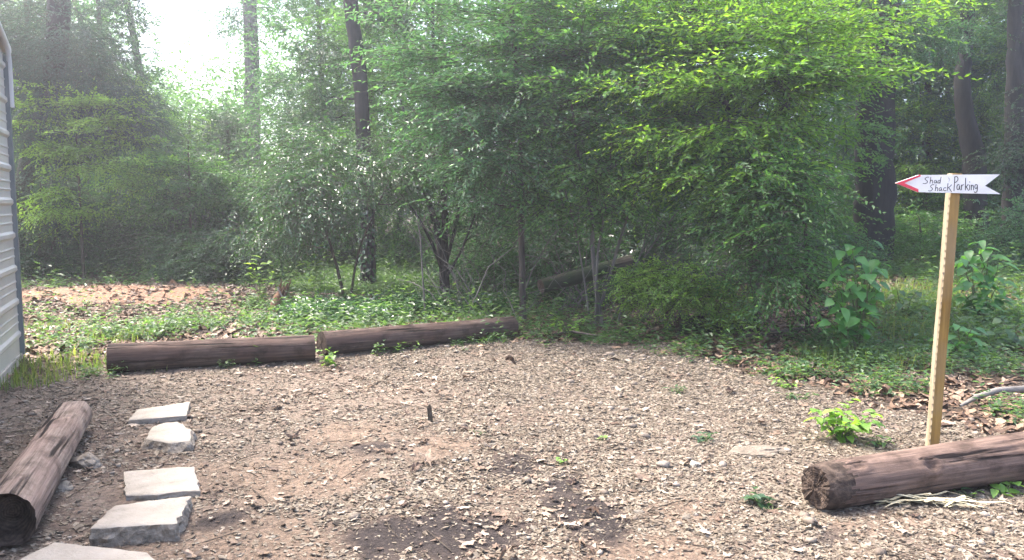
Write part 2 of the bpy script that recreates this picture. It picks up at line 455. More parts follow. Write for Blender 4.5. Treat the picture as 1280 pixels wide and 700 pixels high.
def soil(x, y):
    w = wild(x, y)
    f1 = fbm(x, y, 0.8, 4, 21); f2 = fbm(x, y, 3.2, 4, 33)
    tan = np.array([.165, .128, .10]); brown = np.array([.105, .076, .058]); dark = np.array([.032, .025, .023]); red = np.array([.16, .115, .083])
    floor = np.array([.075, .052, .036])
    k = sstep(.38, .62, f1 * .6 + f2 * .4)[..., None]
    c = brown * (1 - k) + tan * k
    r = np.zeros_like(x)
    for px, py, sx, sy, a in DIRT:
        p = G(px, py); r = np.maximum(r, a * np.exp(-(((x - p[0]) / sx) ** 2 + ((y - p[1]) / sy) ** 2)))
    r = sstep(.25, .7, r + (f2 - .5) * .7)[..., None]
    c = c * (1 - r * .75) + red * r * .75
    d = np.zeros_like(x)
    for px, py, sx, sy, a in MULCH:
        p = G(px, py); d = np.maximum(d, a * np.exp(-(((x - p[0]) / sx) ** 2 + ((y - p[1]) / sy) ** 2)))
    d = sstep(.24, .82, d + (f2 - .5) * 1.2 + (fbm(x, y, 9, 2, 40) - .5) * .5)[..., None]
    c = c * (1 - d) + dark * d
    c = c * (1 - w[..., None]) + floor * (0.7 + 0.6 * f2[..., None]) * w[..., None]
    q = sstep(.3, .7, np.exp(-((x + 6.2) / 2.5) ** 2) * np.exp(-((y - 12.9) / .75) ** 2) + (f2 - .5) * .5)[..., None]
    c = c * (1 - q) + np.array([.26, .155, .10]) * q
    return c, r[..., 0], d[..., 0], w


DIRT = [(300, 690, .6, .45, 1.1), (360, 600, .6, .5, .85), (430, 540, .5, .4, .75), (820, 690, .45, .3, 1), (560, 560, .35, .35, .8), (870, 640, .4, .25, .9), (1100, 655, .4, .2, .8), (230, 600, .4, .5, .7), (690, 690, .3, .2, .6)]
MULCH = [(560, 668, .55, .34, 1.2), (735, 650, .26, .36, 1.15), (640, 590, .48, .26, .85), (480, 690, .3, .2, .9), (545, 640, .3, .2, .9), (280, 650, .14, .12, .9), (700, 600, .25, .3, .7), (470, 560, .2, .15, .6), (1010, 680, .2, .15, .5)]

xs = axis(-7.5, 7.5, 0.06, 220); ys = axis(2.6, 14.5, 0.06, 220)
GX, GY = np.meshgrid(xs, ys, indexing='ij')
GZ = height(GX, GY)
# fine relief of trodden gravel and litter
GZ2 = GZ + (fbm(GX, GY, 9.0, 2, 8) - .5) * 0.022 * sstep(16, 12, np.hypot(GX, GY - 6))
nx, ny = GX.shape
mb = MB()
ii, jj = np.meshgrid(np.arange(nx - 1), np.arange(ny - 1), indexing='ij'); ii = ii.ravel(); jj = jj.ravel()
mb.add(np.stack([GX, GY, GZ2], -1).reshape(-1, 3), np.stack([ii * ny + jj, (ii + 1) * ny + jj, (ii + 1) * ny + jj + 1, ii * ny + jj + 1], 1), True)
m, nt, ns, ln = newmat('soil')
at = N_(nt, 'ShaderNodeAttribute', attribute_name='soil')
geo = N_(nt, 'ShaderNodeNewGeometry')
n1 = N_(nt, 'ShaderNodeTexNoise', i_Scale=26.0, i_Detail=8.0, i_Roughness=0.7); ln.new(geo.outputs['Position'], n1.inputs['Vector'])
vo = N_(nt, 'ShaderNodeTexVoronoi', i_Scale=55.0); ln.new(geo.outputs['Position'], vo.inputs['Vector'])
r1 = ramp(nt, [(.28, (.50, .48, .46)), (.5, (.95, .95, .95)), (.72, (1.45, 1.45, 1.42))]); ln.new(n1.outputs['Fac'], r1.inputs['Fac'])
r3 = ramp(nt, [(0, (.65, .65, .65)), (1, (1.3, 1.3, 1.3))]); ln.new(vo.outputs['Color'], r3.inputs['Fac'])
ma = N_(nt, 'ShaderNodeMix', data_type='RGBA', blend_type='MULTIPLY'); ma.inputs['Factor'].default_value = 1
mb2 = N_(nt, 'ShaderNodeMix', data_type='RGBA', blend_type='MULTIPLY'); mb2.inputs['Factor'].default_value = 1
ln.new(at.outputs['Color'], ma.inputs['A']); ln.new(r1.outputs['Color'], ma.inputs['B'])
ln.new(ma.outputs['Result'], mb2.inputs['A']); ln.new(r3.outputs['Color'], mb2.inputs['B'])
pb = N_(nt, 'ShaderNodeBsdfPrincipled', i_Roughness=0.92); pb.inputs['Specular IOR Level'].default_value = .2
ln.new(mb2.outputs['Result'], pb.inputs['Base Color'])
bp = N_(nt, 'ShaderNodeBump', i_Strength=.9, i_Distance=.025); ln.new(n1.outputs['Fac'], bp.inputs['Height']); ln.new(bp.outputs[0], pb.inputs['Normal'])
out = N_(nt, 'ShaderNodeOutputMaterial'); ln.new(pb.outputs[0], out.inputs['Surface'])
ground = tag(mb.build('ground', m), kind='structure')
cc = soil(GX, GY)[0].reshape(-1, 3)
att = ground.data.attributes.new('soil', 'FLOAT_COLOR', 'POINT')
att.data.foreach_set('color', np.concatenate([cc, np.ones((len(cc), 1))], 1).astype(np.float32).ravel())


def surf(x, y):
    return height(x, y) + (fbm(x, y, 9.0, 2, 8) - .5) * 0.022 * sstep(16, 12, np.hypot(x, y - 6))


def scatter(n, x0, x1, y0, y1, prob):
    x = rng.uniform(x0, x1, n); y = rng.uniform(y0, y1, n)
    k = rng.random(n) < prob(x, y)
    return x[k], y[k]


def inview(x, y, m=1.7):
    return np.abs(x) < 0.66 * y + m


# ------------------------------------------------------------------ gravel chips and litter
def chip_prob(x, y):
    c, r, d, w = soil(x, y)
    p = (0.30 + 0.70 * sstep(-2.2, 1.0, x + (fbm(x, y, .9, 3, 61) - .5) * 3)) * (1 - .72 * r) * (1 - .9 * d) * (1 - .86 * w)
    p = p * (0.5 + .9 * sstep(.3, .58, fbm(x, y, 2.6, 3, 44)))
    return p * inview(x, y)


x, y = scatter(1250000, -7, 7.5, 3.0, 11.5, chip_prob)
n = len(x)
sz = np.exp(rng.normal(math.log(.0072), .48, n)); sz = np.clip(sz, .0025, .022)
ang = np.array([0.4, 1.7, 3.4, 4.9])[None] + rng.normal(0, .35, (n, 4))
rad = sz[:, None] * (0.65 + .6 * rng.random((n, 4))) * np.where(np.arange(4) % 2 == 0, 1.25, .8)[None]
yaw = rng.uniform(0, 6.283, n); tlt = np.abs(rng.normal(0, .19, n)); tdir = rng.uniform(0, 6.283, n)
lx = np.cos(ang) * rad; ly = np.sin(ang) * rad
lz = rng.normal(0, .18, (n, 4)) * sz[:, None]
wx = lx * np.cos(yaw)[:, None] - ly * np.sin(yaw)[:, None]; wy = lx * np.sin(yaw)[:, None] + ly * np.cos(yaw)[:, None]
slope = np.tan(np.minimum(tlt, 1.0))[:, None]
wz = lz + (wx * np.cos(tdir)[:, None] + wy * np.sin(tdir)[:, None]) * slope
lift = np.abs(wz).max(1) * .55 + .002
top = np.stack([x[:, None] + wx, y[:, None] + wy, surf(x, y)[:, None] + wz + lift[:, None]], -1)
mb = MB()
big = sz > .012
mb.add(top[~big].reshape(-1, 3), np.arange((~big).sum() * 4).reshape(-1, 4), False)
n = int(big.sum()); top = top[big]
th = np.clip(sz[big] * .35, .002, .008)[:, None]
bot = top - np.stack([np.zeros((n, 4)), np.zeros((n, 4)), np.broadcast_to(th, (n, 4))], -1)
b = np.arange(n)[:, None] * 8
fs = [b + [0, 1, 2, 3]] + [b + [i + 4, (i + 1) % 4 + 4, (i + 1) % 4, i] for i in range(4)]
mb.add(np.concatenate([top, bot], 1).reshape(-1, 3), np.concatenate(fs), False)
tag(mb.build('gravel', M['chips']), 'pale tan chips and gravel covering the clearing', kind='stuff')

# rounder pebbles and small stones
ico = bpy.data.meshes.new('tmp'); import bmesh
bm = bmesh.new(); bmesh.ops.create_icosphere(bm, subdivisions=1, radius=1); bm.verts.ensure_lookup_table()
IV = np.array([v.co[:] for v in bm.verts]); IF = np.array([[v.index for v in f.verts] for f in bm.faces]); bm.free()
x, y = scatter(6500, -6, 6.5, 3.1, 10.5, lambda x, y: .5 * chip_prob(x, y))
n = len(x); s = np.clip(np.exp(rng.normal(math.log(.014), .4, n)), .006, .04)
pv = IV[None] * (0.75 + .5 * rng.random((n, len(IV), 1))) * (s[:, None] * np.stack([1 + .5 * rng.random(n), .8 + .3 * rng.random(n), .45 + .3 * rng.random(n)], 1))[:, None, :]
ya = rng.uniform(0, 6.28, n); ca, sa = np.cos(ya)[:, None], np.sin(ya)[:, None]
pv = np.stack([pv[..., 0] * ca - pv[..., 1] * sa, pv[..., 0] * sa + pv[..., 1] * ca, pv[..., 2]], -1)
pv += np.stack([x, y, surf(x, y) + s * .3], -1)[:, None]
mb = MB(); mb.add(pv.reshape(-1, 3), (IF[None] + (np.arange(n) * len(IV))[:, None, None]).reshape(-1, 3), True)
tag(mb.build('pebbles', M['pebble']), 'small rounded pebbles strewn among the chips', kind='stuff')


def dead_leaves(name, mat, x, y, size, label, tiltsd=.18, lobed=True):
    n = len(x)
    na = 12
    a = np.linspace(0, 2 * math.pi, na, endpoint=False)
    prof = (np.where(np.arange(na) % 2 == 0, 1.0, .48) if lobed else np.ones(na)) * np.abs(1 - .25 * np.cos(a * .5))
    r = prof[None] * (0.75 + .5 * rng.random((n, na))) * size[:, None]
    lx = np.cos(a) * r * 1.25; ly = np.sin(a) * r * .75
    cu = rng.normal(0, .30, n)[:, None]; cv = rng.normal(0.1, .32, n)[:, None]
    lz = (cu * lx ** 2 + cv * ly ** 2) / size[:, None] + rng.normal(0, .05, (n, na)) * size[:, None]
    yaw = rng.uniform(0, 6.283, n)[:, None]; td = rng.uniform(0, 6.283, n)[:, None]; sl = np.minimum(np.abs(rng.normal(0, tiltsd, n)), .8)[:, None]
    wx = lx * np.cos(yaw) - ly * np.sin(yaw); wy = lx * np.sin(yaw) + ly * np.cos(yaw)
    wz = lz + (wx * np.cos(td) + wy * np.sin(td)) * sl
    wz = wz - wz.min(1, keepdims=True) * .8
    v = np.stack([x[:, None] + wx, y[:, None] + wy, surf(x, y)[:, None] + wz + .006], -1)
    c = np.stack([x, y, surf(x, y) + .010 - wz.min(1) * .2 + (wz.mean(1)) * .6], -1)[:, None]
    v = np.concatenate([v, c], 1)
    b = np.arange(n)[:, None] * (na + 1)
    mb = MB(); mb.add(v.reshape(-1, 3), np.concatenate([b + [i, (i + 1) % na, na] for i in range(na)]), False)
    return tag(mb.build(name, mat), label, kind='stuff')


def lit_prob(x, y):
    c, r, d, w = soil(x, y)
    return inview(x, y) * (1 - .4 * r) * (1 - w * .6) * (.25 + .55 * sstep(1.5, -1.5, x) + .9 * sstep(.05, .35, d) * (1 - sstep(.8, 1, d) * .55)) * (.3 + sstep(.4, .65, fbm(x, y, 1.4, 3, 71)))


x, y = scatter(14000, -6.5, 6.5, 3.1, 10.0, lit_prob)
dead_leaves('dead_leaves', M['deadleaf'], x, y, np.clip(np.exp(rng.normal(math.log(.021), .42, len(x))), .010, .055), 'dry curled tan leaves lying on the bare soil')


def floor_prob(x, y):
    return inview(x, y) * wild(x, y) * (.25 + .75 * sstep(.4, .6, fbm(x, y, .8, 3, 91))) * sstep(20, 9, y) * .9 + inview(x, y) * .8 * np.exp(-((x - 3.1) / .9) ** 2 - ((y - 9.6) / 1.1) ** 2)


x, y = scatter(105000, -11, 12, 3.6, 17, floor_prob)
dead_leaves('fallen_leaves', M['floorleaf'], x, y, np.clip(np.exp(rng.normal(math.log(.030), .3, len(x))), .014, .055), 'brown fallen leaves covering the floor of the wood', lobed=False)

x, y = scatter(9000, -9, -3.5, 13, 16, lambda x, y: sstep(.25, .7, np.exp(-((x + 6.2) / 2.6) ** 2 - ((y - 14.5) / .7) ** 2) + (fbm(x, y, 1.6, 3, 19) - .5) * .8))
dead_leaves('pale_leaves', M['deadleaf'], x, y, np.clip(np.exp(rng.normal(math.log(.05), .3, len(x))), .02, .08), 'pale dry leaves heaped behind the red earth bank', tiltsd=.4)

# twigs
mb = MB()
x, y = scatter(700, -5, 6, 3.2, 10, lambda x, y: inview(x, y) * .55)
for a, b_ in zip(x, y):
    L = random.uniform(.06, .3); th_ = random.uniform(0, 6.28); z = float(surf(a, b_))
    p = np.array([[a, b_, z + .008], [a + math.cos(th_) * L * .5 + random.gauss(0, .012), b_ + math.sin(th_) * L * .5 + random.gauss(0, .012), z + .012], [a + math.cos(th_) * L, b_ + math.sin(th_) * L, float(surf(a + math.cos(th_) * L, b_ + math.sin(th_) * L)) + .008]])
    tube(mb, p, [.003, .003, .0015], 4)
tag(mb.build('fallen_twigs', M['twig']), 'thin broken twigs strewn over the ground', kind='stuff')

# ------------------------------------------------------------------ metal building at the left
cy_ = 8.0
corner = np.array([V(14.0, 255, cy_)[0], cy_, 0])
sdir = np.array([.435, -1, 0]); sdir /= np.linalg.norm(sdir)
inn = np.array([sdir[1], -sdir[0], 0])          # towards the inside of the building
zb, ze = 0.10, V(18, 62, cy_)[2]
Wd, pitch = 6.4, math.tan(R(15.5))
shed = thing('metal_shed', (corner[0], corner[1], H(corner[0], corner[1])), 'pale ribbed metal shed with a dark corner trim beside the clearing', 'shed')
shl = np.array(shed.location[:])


def SP(s, z, o=0.0):
    """point on the gable wall: s metres from the corner, z up, o outwards"""
    return corner + sdir * s + np.array([0, 0, z]) - inn * o


def roofz(s): return ze + pitch * (s if s < Wd / 2 else Wd - s)


mb = MB()
prof = []                                        # height, outward
z = zb; first = 0.27
zz = zb
ribs = []
rz = 0.30
while rz < 5.2: ribs.append(rz); rz += .333
for r_ in ribs:
    prof += [(r_ - .05, 0.0), (r_ - .026, .020), (r_ + .008, .020), (r_ + .032, 0.0)]
    for kk in (.11, .19):
        prof += [(r_ + kk - .012, 0), (r_ + kk - .004, .006), (r_ + kk + .006, .006), (r_ + kk + .014, 0)]
prof = [(zb, 0)] + [p for p in prof if p[0] > zb]
S_ = np.linspace(0.0, Wd, 33)
vv = []; 
for s in S_:
    top = roofz(s) - .02
    for (z, o) in prof:
        vv.append(SP(s, min(z, top), o))
vv = np.array(vv); k = len(prof)
ii, jj = np.meshgrid(np.arange(len(S_) - 1), np.arange(k - 1), indexing='ij'); ii = ii.ravel(); jj = jj.ravel()
mb.add(vv, np.stack([ii * k + jj, (ii + 1) * k + jj, (ii + 1) * k + jj + 1, ii * k + jj + 1], 1), False)
mb.build('gable_wall', M['siding'], shed, shl)
# the two long walls and the back
mb = MB(); D_ = 7.0
for s in (0.02, Wd - .02):
    q = [SP(s, zb), SP(s, zb) + inn * D_, SP(s, ze) + inn * D_, SP(s, ze)]
    mb.add(q, [[0, 1, 2, 3]])
q = [SP(0.02, zb) + inn * D_, SP(Wd - .02, zb) + inn * D_, SP(Wd - .02, ze) + inn * D_, SP(Wd / 2, roofz(Wd / 2)) + inn * D_, SP(.02, ze) + inn * D_]
mb.add(q, [[0, 1, 2, 3, 4]])
mb.build('side_wall', M['siding'], shed, shl)


def slab_between(mb, pts, thick):
    """prism over a planar polygon, thickened along -z"""
    pts = np.asarray(pts, float); n = len(pts)
    v = np.concatenate([pts, pts - [0, 0, thick]])
    mb.add(v[:n], [list(range(n))]); mb.add(v[n:], [list(range(n))[::-1]])
    mb.add(v, [[i, i + n, (i + 1) % n + n, (i + 1) % n] for i in range(n)])


mb = MB()
ov = .06
for sgn in (0, 1):
    s0, s1 = (-.12, Wd / 2) if not sgn else (Wd / 2, Wd + .12)
    q = [SP(s0, roofz(max(0, min(s0, Wd))) + .07 - (.03 if s0 < 0 else 0), ov), SP(s1, roofz(max(0, min(s1, Wd))) + .07, ov), SP(s1, roofz(max(0, min(s1, Wd))) + .07) + inn * (D_ + .1), SP(s0, roofz(max(0, min(s0, Wd))) + .07 - (.03 if s0 < 0 else 0)) + inn * (D_ + .1)]
    slab_between(mb, q, .05)
mb.build('roof', M['trim_pale'], shed, shl)
mb = MB()
tube(mb, [SP(-.03, ze - .55, .05), SP(-.03, ze - .12, .05), SP(0.02, ze + .0, .05), SP(.12, ze + .05, .05), SP(Wd / 2, roofz(Wd / 2) + .01, .05)], .024, 10)
mb.build('roof_trim', M['trim_pale'], shed, shl)
mb = MB()
q = np.array([SP(-.055, 0, .040), SP(-.008, 0, .040), SP(-.008, 0, -.06), SP(-.055, 0, -.06)])
v = np.concatenate([q + [0, 0, ze - .05], q + [0, 0, .08]])
mb.add(v, [[0, 1, 2, 3], [7, 6, 5, 4]] + [[i, i + 4, (i + 1) % 4 + 4, (i + 1) % 4] for i in range(4)])
mb.build('corner_trim', M['trim_dark'], shed, shl)
mb = MB()
q = np.array([SP(Wd - .02, 0, .040), SP(Wd + .05, 0, .040), SP(Wd + .05, 0, -.06), SP(Wd - .02, 0, -.06)])
v = np.concatenate([q + [0, 0, ze - .05], q + [0, 0, .08]])
mb.add(v, [[3, 2, 1, 0], [4, 5, 6, 7]] + [[(i + 1) % 4, (i + 1) % 4 + 4, i + 4, i] for i in range(4)])
mb.build('corner_trim', M['trim_dark'], shed, shl)
mb = MB()
q = np.array([SP(-.05, 0, .02), SP(Wd, 0, .02), SP(Wd, 0) + inn * D_, SP(-.05, 0) + inn * D_])
v = np.concatenate([q + [0, 0, zb - .003], q + [0, 0, -.25]])
mb.add(v, [[0, 1, 2, 3], [7, 6, 5, 4]] + [[i, i + 4, (i + 1) % 4 + 4, (i + 1) % 4] for i in range(4)])
mb.build('footing', M['footing'], shed, shl)

# ------------------------------------------------------------------ logs
def log(name, c0, c1, r0, r1, mat, label, group=None, endmat=None, rag=0.0, hollow=False, knots=(), flatten=0.0, seed=0, seg=56, dark_end=0.0, crack=.010):
    """a felled pole lying from c0 (nearest end) to c1; local X runs along it"""
    c0 = np.asarray(c0, float); c1 = np.asarray(c1, float); L = np.linalg.norm(c1 - c0)
    root = thing(name, c0, label, 'log', group)
    d = (c1 - c0) / L
    root.rotation_euler = Matrix((Vector(d), Vector(np.cross(np.cross(d, [0, 0, 1]) * -1, d) * 0 + unit(np.cross([0, 0, 1], d))), Vector(unit(np.cross(d, unit(np.cross([0, 0, 1], d))))))).transposed().to_euler()
    nr = max(40, int(L / .025)); t = np.linspace(0, 1, nr); a = np.linspace(0, 2 * math.pi, seg, endpoint=False)
    T, A = np.meshgrid(t, a, indexing='ij')
    r = (r0 * (1 - T) + r1 * T)
    ca, sa = np.cos(A), np.sin(A)
    u = A * 5 / 6.283
    # wrap-around noise on the circumference
    g1 = fbm(T * L * 1.1 + seed, ca * 1.3 + 7, 1, 3, seed) + fbm(T * L * 1.1 + seed, sa * 1.3 + 3, 1, 3, seed + 5) - 1
    g2 = fbm(T * L * .9 + seed, ca * 9 + 7, 1, 3, seed + 9) + fbm(T * L * .9, sa * 9 + 3, 1, 3, seed + 15) - 1
    r = r * (1 + .10 * g1 + .05 * g2)
    for c in range(13):                            # drying cracks along the grain
        a0 = random.uniform(0, 6.283); t0 = random.uniform(0, .8); t1 = t0 + random.uniform(.15, .5)
        da = (A - a0 - .10 * np.sin(T * 9 + c) + math.pi) % (2 * math.pi) - math.pi
        r = r - crack * random.uniform(.5, 1.5) * np.exp(-(da / random.uniform(.025, .06)) ** 2) * sstep(t0, t0 + .06, T) * sstep(t1, t1 - .06, T)
    for (kt, ka, ks) in knots:
        da = ((A - ka + math.pi) % (2 * math.pi) - math.pi) * r0; dx = (T - kt) * L
        q = np.sqrt((dx / 1.5) ** 2 + da ** 2) / ks
        r = r + ks * (.35 * np.exp(-(q - 1) ** 2 * 5) - .42 * np.exp(-q ** 2 * 4))
    X = T * L
    if rag:
        e = (fbm(ca * 3 + 5, sa * 3 + 5, 2.5, 3, seed) - .5) * rag
        X = X + e * sstep(.12, 0, T)
        r = r * (1 - .10 * sstep(.03, 0, T))
    Y = ca * r; Z = sa * r
    if flatten:
        Z = np.where(Z < -r0 * .85, -r0 * .85, Z)
        Z = np.where((Z > r0 * (1 - flatten)) & (T > .70), r0 * (1 - flatten) + (Z - r0 * (1 - flatten)) * (1 - .8 * sstep(.70, .8, T)), Z)
    mb = MB()
    v = np.stack([X, Y, Z], -1).reshape(-1, 3)
    ii, jj = np.meshgrid(np.arange(nr - 1), np.arange(seg), indexing='ij'); ii = ii.ravel(); jj = jj.ravel(); kk = (jj + 1) % seg
    endn = int(dark_end / L * nr)
    fq = np.stack([ii * seg + jj, ii * seg + kk, (ii + 1) * seg + kk, (ii + 1) * seg + jj], 1)
    if endn:
        lim = endn * (0.5 + 1.1 * fbm(np.cos(a) * 4 + 3, np.sin(a) * 4 + 9, 1.5, 2, seed))
        dk = ii < lim[jj]
        mb.add(v, fq[~dk], True, 0)
        mb.f.append(fq[dk]); mb.smooth.append(True); mb.mi.append(1)
    else:
        mb.add(v, fq, True, 0)
    mats = [mat, M['log_end']]
    mb.build('bark', mats, root)
    for end in (0, 1):
        ring = v[:seg] if not end else v[-seg:]
        c = ring.mean(0)
        mb = MB(); rows = [ring]
        dep = (.16 if hollow and not end else .0)
        for f_ in (.86, .7, .5, .3, .12):
            q = c + (ring - c) * f_
            q = q + np.array([[1, 0, 0]]) * (dep * sstep(1, .55, f_) * (1 if not end else -1) + (rng.normal(0, .0012, (seg, 1)) + (rag + .01) * .55 * (fbm(q[:, 1] * 55 + 5, q[:, 2] * 14 + 3, 1.0, 3, seed) - .5)[:, None]))
            rows.append(q)
        vv = np.concatenate(rows + [c[None] + [[dep, 0, 0]]]); nrw = len(rows)
        ii, jj = np.meshgrid(np.arange(nrw - 1), np.arange(seg), indexing='ij'); ii = ii.ravel(); jj = jj.ravel(); kk = (jj + 1) % seg
        mb.add(vv, np.stack([ii * seg + jj, ii * seg + kk, (ii + 1) * seg + kk, (ii + 1) * seg + jj], 1), False)
        mb.f.append(np.stack([(nrw - 1) * seg + np.arange(seg), (nrw - 1) * seg + (np.arange(seg) + 1) % seg, np.full(seg, nrw * seg)], 1)); mb.smooth.append(False); mb.mi.append(0)
        mb.build('cut_end', endmat or M['log_end'], root)
    return root


LG = 'old poles laid around the clearing'
log('wooden_log', G(136, 449, .13), G(393, 434.5, .128), .138, .128, M['log_far'], 'dark brown log at the back, nearer the metal shed, in line with another', LG, seed=3, crack=.008)
log('wooden_log', G(402, 430.5, .128), G(641, 408, .125), .130, .120, M['log_far'], 'dark reddish log at the back ending at a thin sapling, with weeds before it', LG, seed=9, crack=.008)
log('wooden_log', G(1020, 609, .122), G(1420, 549, .15), .120, .150, M['log_red'], 'knotted reddish brown log with a black ragged end under the signpost', LG, seed=21, rag=.045, dark_end=.13, knots=((.085, 2.1, .035), (.27, 2.55, .04), (.58, 2.55, .045)))
log('wooden_log', G(6, 655, .13), G(92, 519, .12), .132, .118, M['log_pale'], 'worn pinkish log with a dark hollow end beside the stepping slabs', LG, seed=31, hollow=True, flatten=.30, crack=.012)

# ------------------------------------------------------------------ concrete stepping slabs, stones
def zp(zx, zy): return 0 + zx / 3.5, 500 + zy / 3.5


def slab(top, heights, thick, label, rough=.006, skirt=None, name='concrete_slab', group='concrete slabs set as a path'):
    """top: outline in the photo, heights: metres above ground per corner"""
    P = np.array([G(*zp(*q), z=h) for q, h in zip(top, heights)])
    c0 = P.mean(0)
    # refine outline
    out_ = []
    n = len(P)
    for i in range(n):
        a, b = P[i], P[(i + 1) % n]
        m_ = max(2, int(np.linalg.norm(b - a) / .022))
        for t in np.arange(m_) / m_:
            out_.append(a * (1 - t) + b * t)
    Q = np.array(out_); k = len(Q)
    nrm = unit(Q - c0)
    jitter = (fbm(Q[:, 0] * 18, Q[:, 1] * 18, 1, 3, int(abs(c0[0]) * 97)) - .5)[:, None]
    Q = Q + nrm * [1, 1, 0] * jitter * rough * 4
    root = thing(name, (c0[0], c0[1], H(c0[0], c0[1])), label, 'slab', group)
    loc = np.array(root.location[:])
    mb = MB()
    inner = [Q + [0, 0, -.004]]
    for f_ in (.975, .7, .35):
        q = c0 + (Q - c0) * f_
        q[:, 2] += (fbm(q[:, 0] * 14, q[:, 1] * 14, 1, 3, 4) - .5) * rough * 1.2
        inner.append(q)
    vv = np.concatenate(inner + [c0[None]]); nr = len(inner)
    ii, jj = np.meshgrid(np.arange(nr - 1), np.arange(k), indexing='ij'); ii = ii.ravel(); jj = jj.ravel(); kk = (jj + 1) % k
    mb.add(vv, np.stack([ii * k + jj, ii * k + kk, (ii + 1) * k + kk, (ii + 1) * k + jj], 1), True)
    mb.f.append(np.stack([(nr - 1) * k + np.arange(k), (nr - 1) * k + (np.arange(k) + 1) % k, np.full(k, nr * k)], 1)); mb.smooth.append(True); mb.mi.append(0)
    mb.build('top_face', M['concrete'], root, loc)
    mb = MB(); rows = []
    sk = skirt if skirt is not None else 0.0
    for j, f_ in enumerate(np.linspace(0, 1, 6)):
        q = Q.copy(); q[:, 2] -= .004 + f_ * thick
        bul = (fbm(Q[:, 0] * 22 + f_ * 6, Q[:, 1] * 22 + f_ * 4, 1, 3, 77) - .5)[:, None]
        q += nrm * [1, 1, 0] * (sk * math.sin(min(f_ * 1.3, 1) * 1.57) + bul * (rough * 3 + sk * .9) * (0 if j == 0 else 1))
        rows.append(q)
    vv = np.concatenate(rows); nr = len(rows)
    ii, jj = np.meshgrid(np.arange(nr - 1), np.arange(k), indexing='ij'); ii = ii.ravel(); jj = jj.ravel(); kk = (jj + 1) % k
    mb.add(vv, np.stack([ii * k + jj, (ii + 1) * k + jj, (ii + 1) * k + kk, ii * k + kk], 1), False)
    mb.build('broken_edge', M['concrete_raw'] if sk or rough > .008 else M['concrete'], root, loc)
    return root


slab([(560, 88), (600, 42), (832, 8), (815, 68)], [.042, .038, .038, .042], .07, 'flat whole concrete slab farthest along the stepping path', .003)
slab([(638, 172), (662, 122), (716, 101), (778, 96), (834, 128), (834, 178), (745, 190)], [.06, .07, .075, .075, .075, .065, .06], .10, 'small broken concrete chunk with a rough base, second slab from the far end', .006, skirt=.035)
slab([(540, 312), (850, 290), (876, 400), (760, 404), (690, 412), (545, 418)], [.032] * 6, .07, 'level rectangular slab with a chipped front edge in mid path', .007)
slab([(390, 568), (430, 525), (500, 466), (540, 455), (835, 422), (770, 538)], [.085, .08, .07, .07, .07, .085], .11, 'thick slab with a rough broken side beside the hollow log end', .010, skirt=.012)
slab([(60, 716), (235, 622), (640, 668), (740, 760), (480, 830), (160, 800)], [.05] * 6, .08, 'pale slab cut off by the bottom edge, nearest of the path', .004)


def stone(px, py, size, squash, label, seed, name='stone', mat='rock', lift=.3, group=None, yaw=0.0):
    p = G(px, py)
    bm = bmesh.new(); bmesh.ops.create_icosphere(bm, subdivisions=4, radius=1)
    for v in bm.verts:
        c = v.co.copy()
        f = 1 + .45 * mn.noise(c * 1.1 + Vector((seed, 0, 0))) + .18 * mn.noise(c * 2.9 + Vector((0, seed, 0))) + .06 * mn.noise(c * 8)
        q = c * f
        for pl in range(5):                      # broken facets
            nv = Vector((math.sin(seed * 3 + pl * 2.1), math.cos(seed * 5 + pl * 1.7), .9 * math.sin(seed + pl * 2.6))).normalized()
            dd = q.dot(nv)
            if dd > .72: q -= nv * (dd - .72) * .85
        v.co = Vector((q.x * size * squash[0], q.y * size * squash[1], q.z * size * squash[2]))
    me = bpy.data.meshes.new(name); bm.to_mesh(me); bm.free(); me.materials.append(M[mat])
    me.polygons.foreach_set('use_smooth', [False] * len(me.polygons))
    o = bpy.data.objects.new(name, me); COL.objects.link(o); o.location = (p[0], p[1], p[2] + size * squash[2] * lift); o.rotation_euler.z = yaw
    return tag(o, label, 'stone', group)


stone(108, 583, .095, (1.0, .75, .62), 'angular grey rock lying next to the worn pinkish log', 3.3, 'rock')
stone(81, 613, .06, (.75, .8, .6), 'small pale rock against the pinkish log, nearer than the grey one', 7.1, 'rock')
stone(943, 566, .17, (1.25, .55, .16), 'flat pale stone sunk into the gravel left of the signpost weeds', 5.2, 'flat_stone', 'dull_stone', .4)
stone(868, 584, .034, (1, .9, .7), 'white fist sized stone on the open gravel', 2.2, 'pale_stone', 'concrete', .5)
stone(502, 633, .022, (1, .9, .7), 'pale round stone at the edge of the dark soil patch', 8.2, 'pale_stone', 'concrete', .5)

# wooden stake
p = G(538, 527)
mb = MB()
ang_ = .25
hw = [(.016, .011), (.017, .011), (.014, .010), (.010, .006)]
vs = []
for (wx_, wy_), z_, ox in zip(hw, (-.05, .05, .098, .118), (0.004, -.002, -.008, -.012)):
    for sx, sy in ((-1, -1), (1, -1), (1, 1), (-1, 1)):
        vs.append([p[0] + ox + sx * wx_, p[1] + sy * wy_, p[2] + z_ + (.012 * sx if z_ > .09 else 0)])
mb.add(vs, [[i * 4 + j, i * 4 + (j + 1) % 4, (i + 1) * 4 + (j + 1) % 4, (i + 1) * 4 + j] for i in range(3) for j in range(4)] + [[12, 13, 14, 15]])
o = mb.build('wooden_stake', M['bark_brown'], None, p); tag(o, 'short brown wooden stake standing up in the middle of the gravel', 'stake')

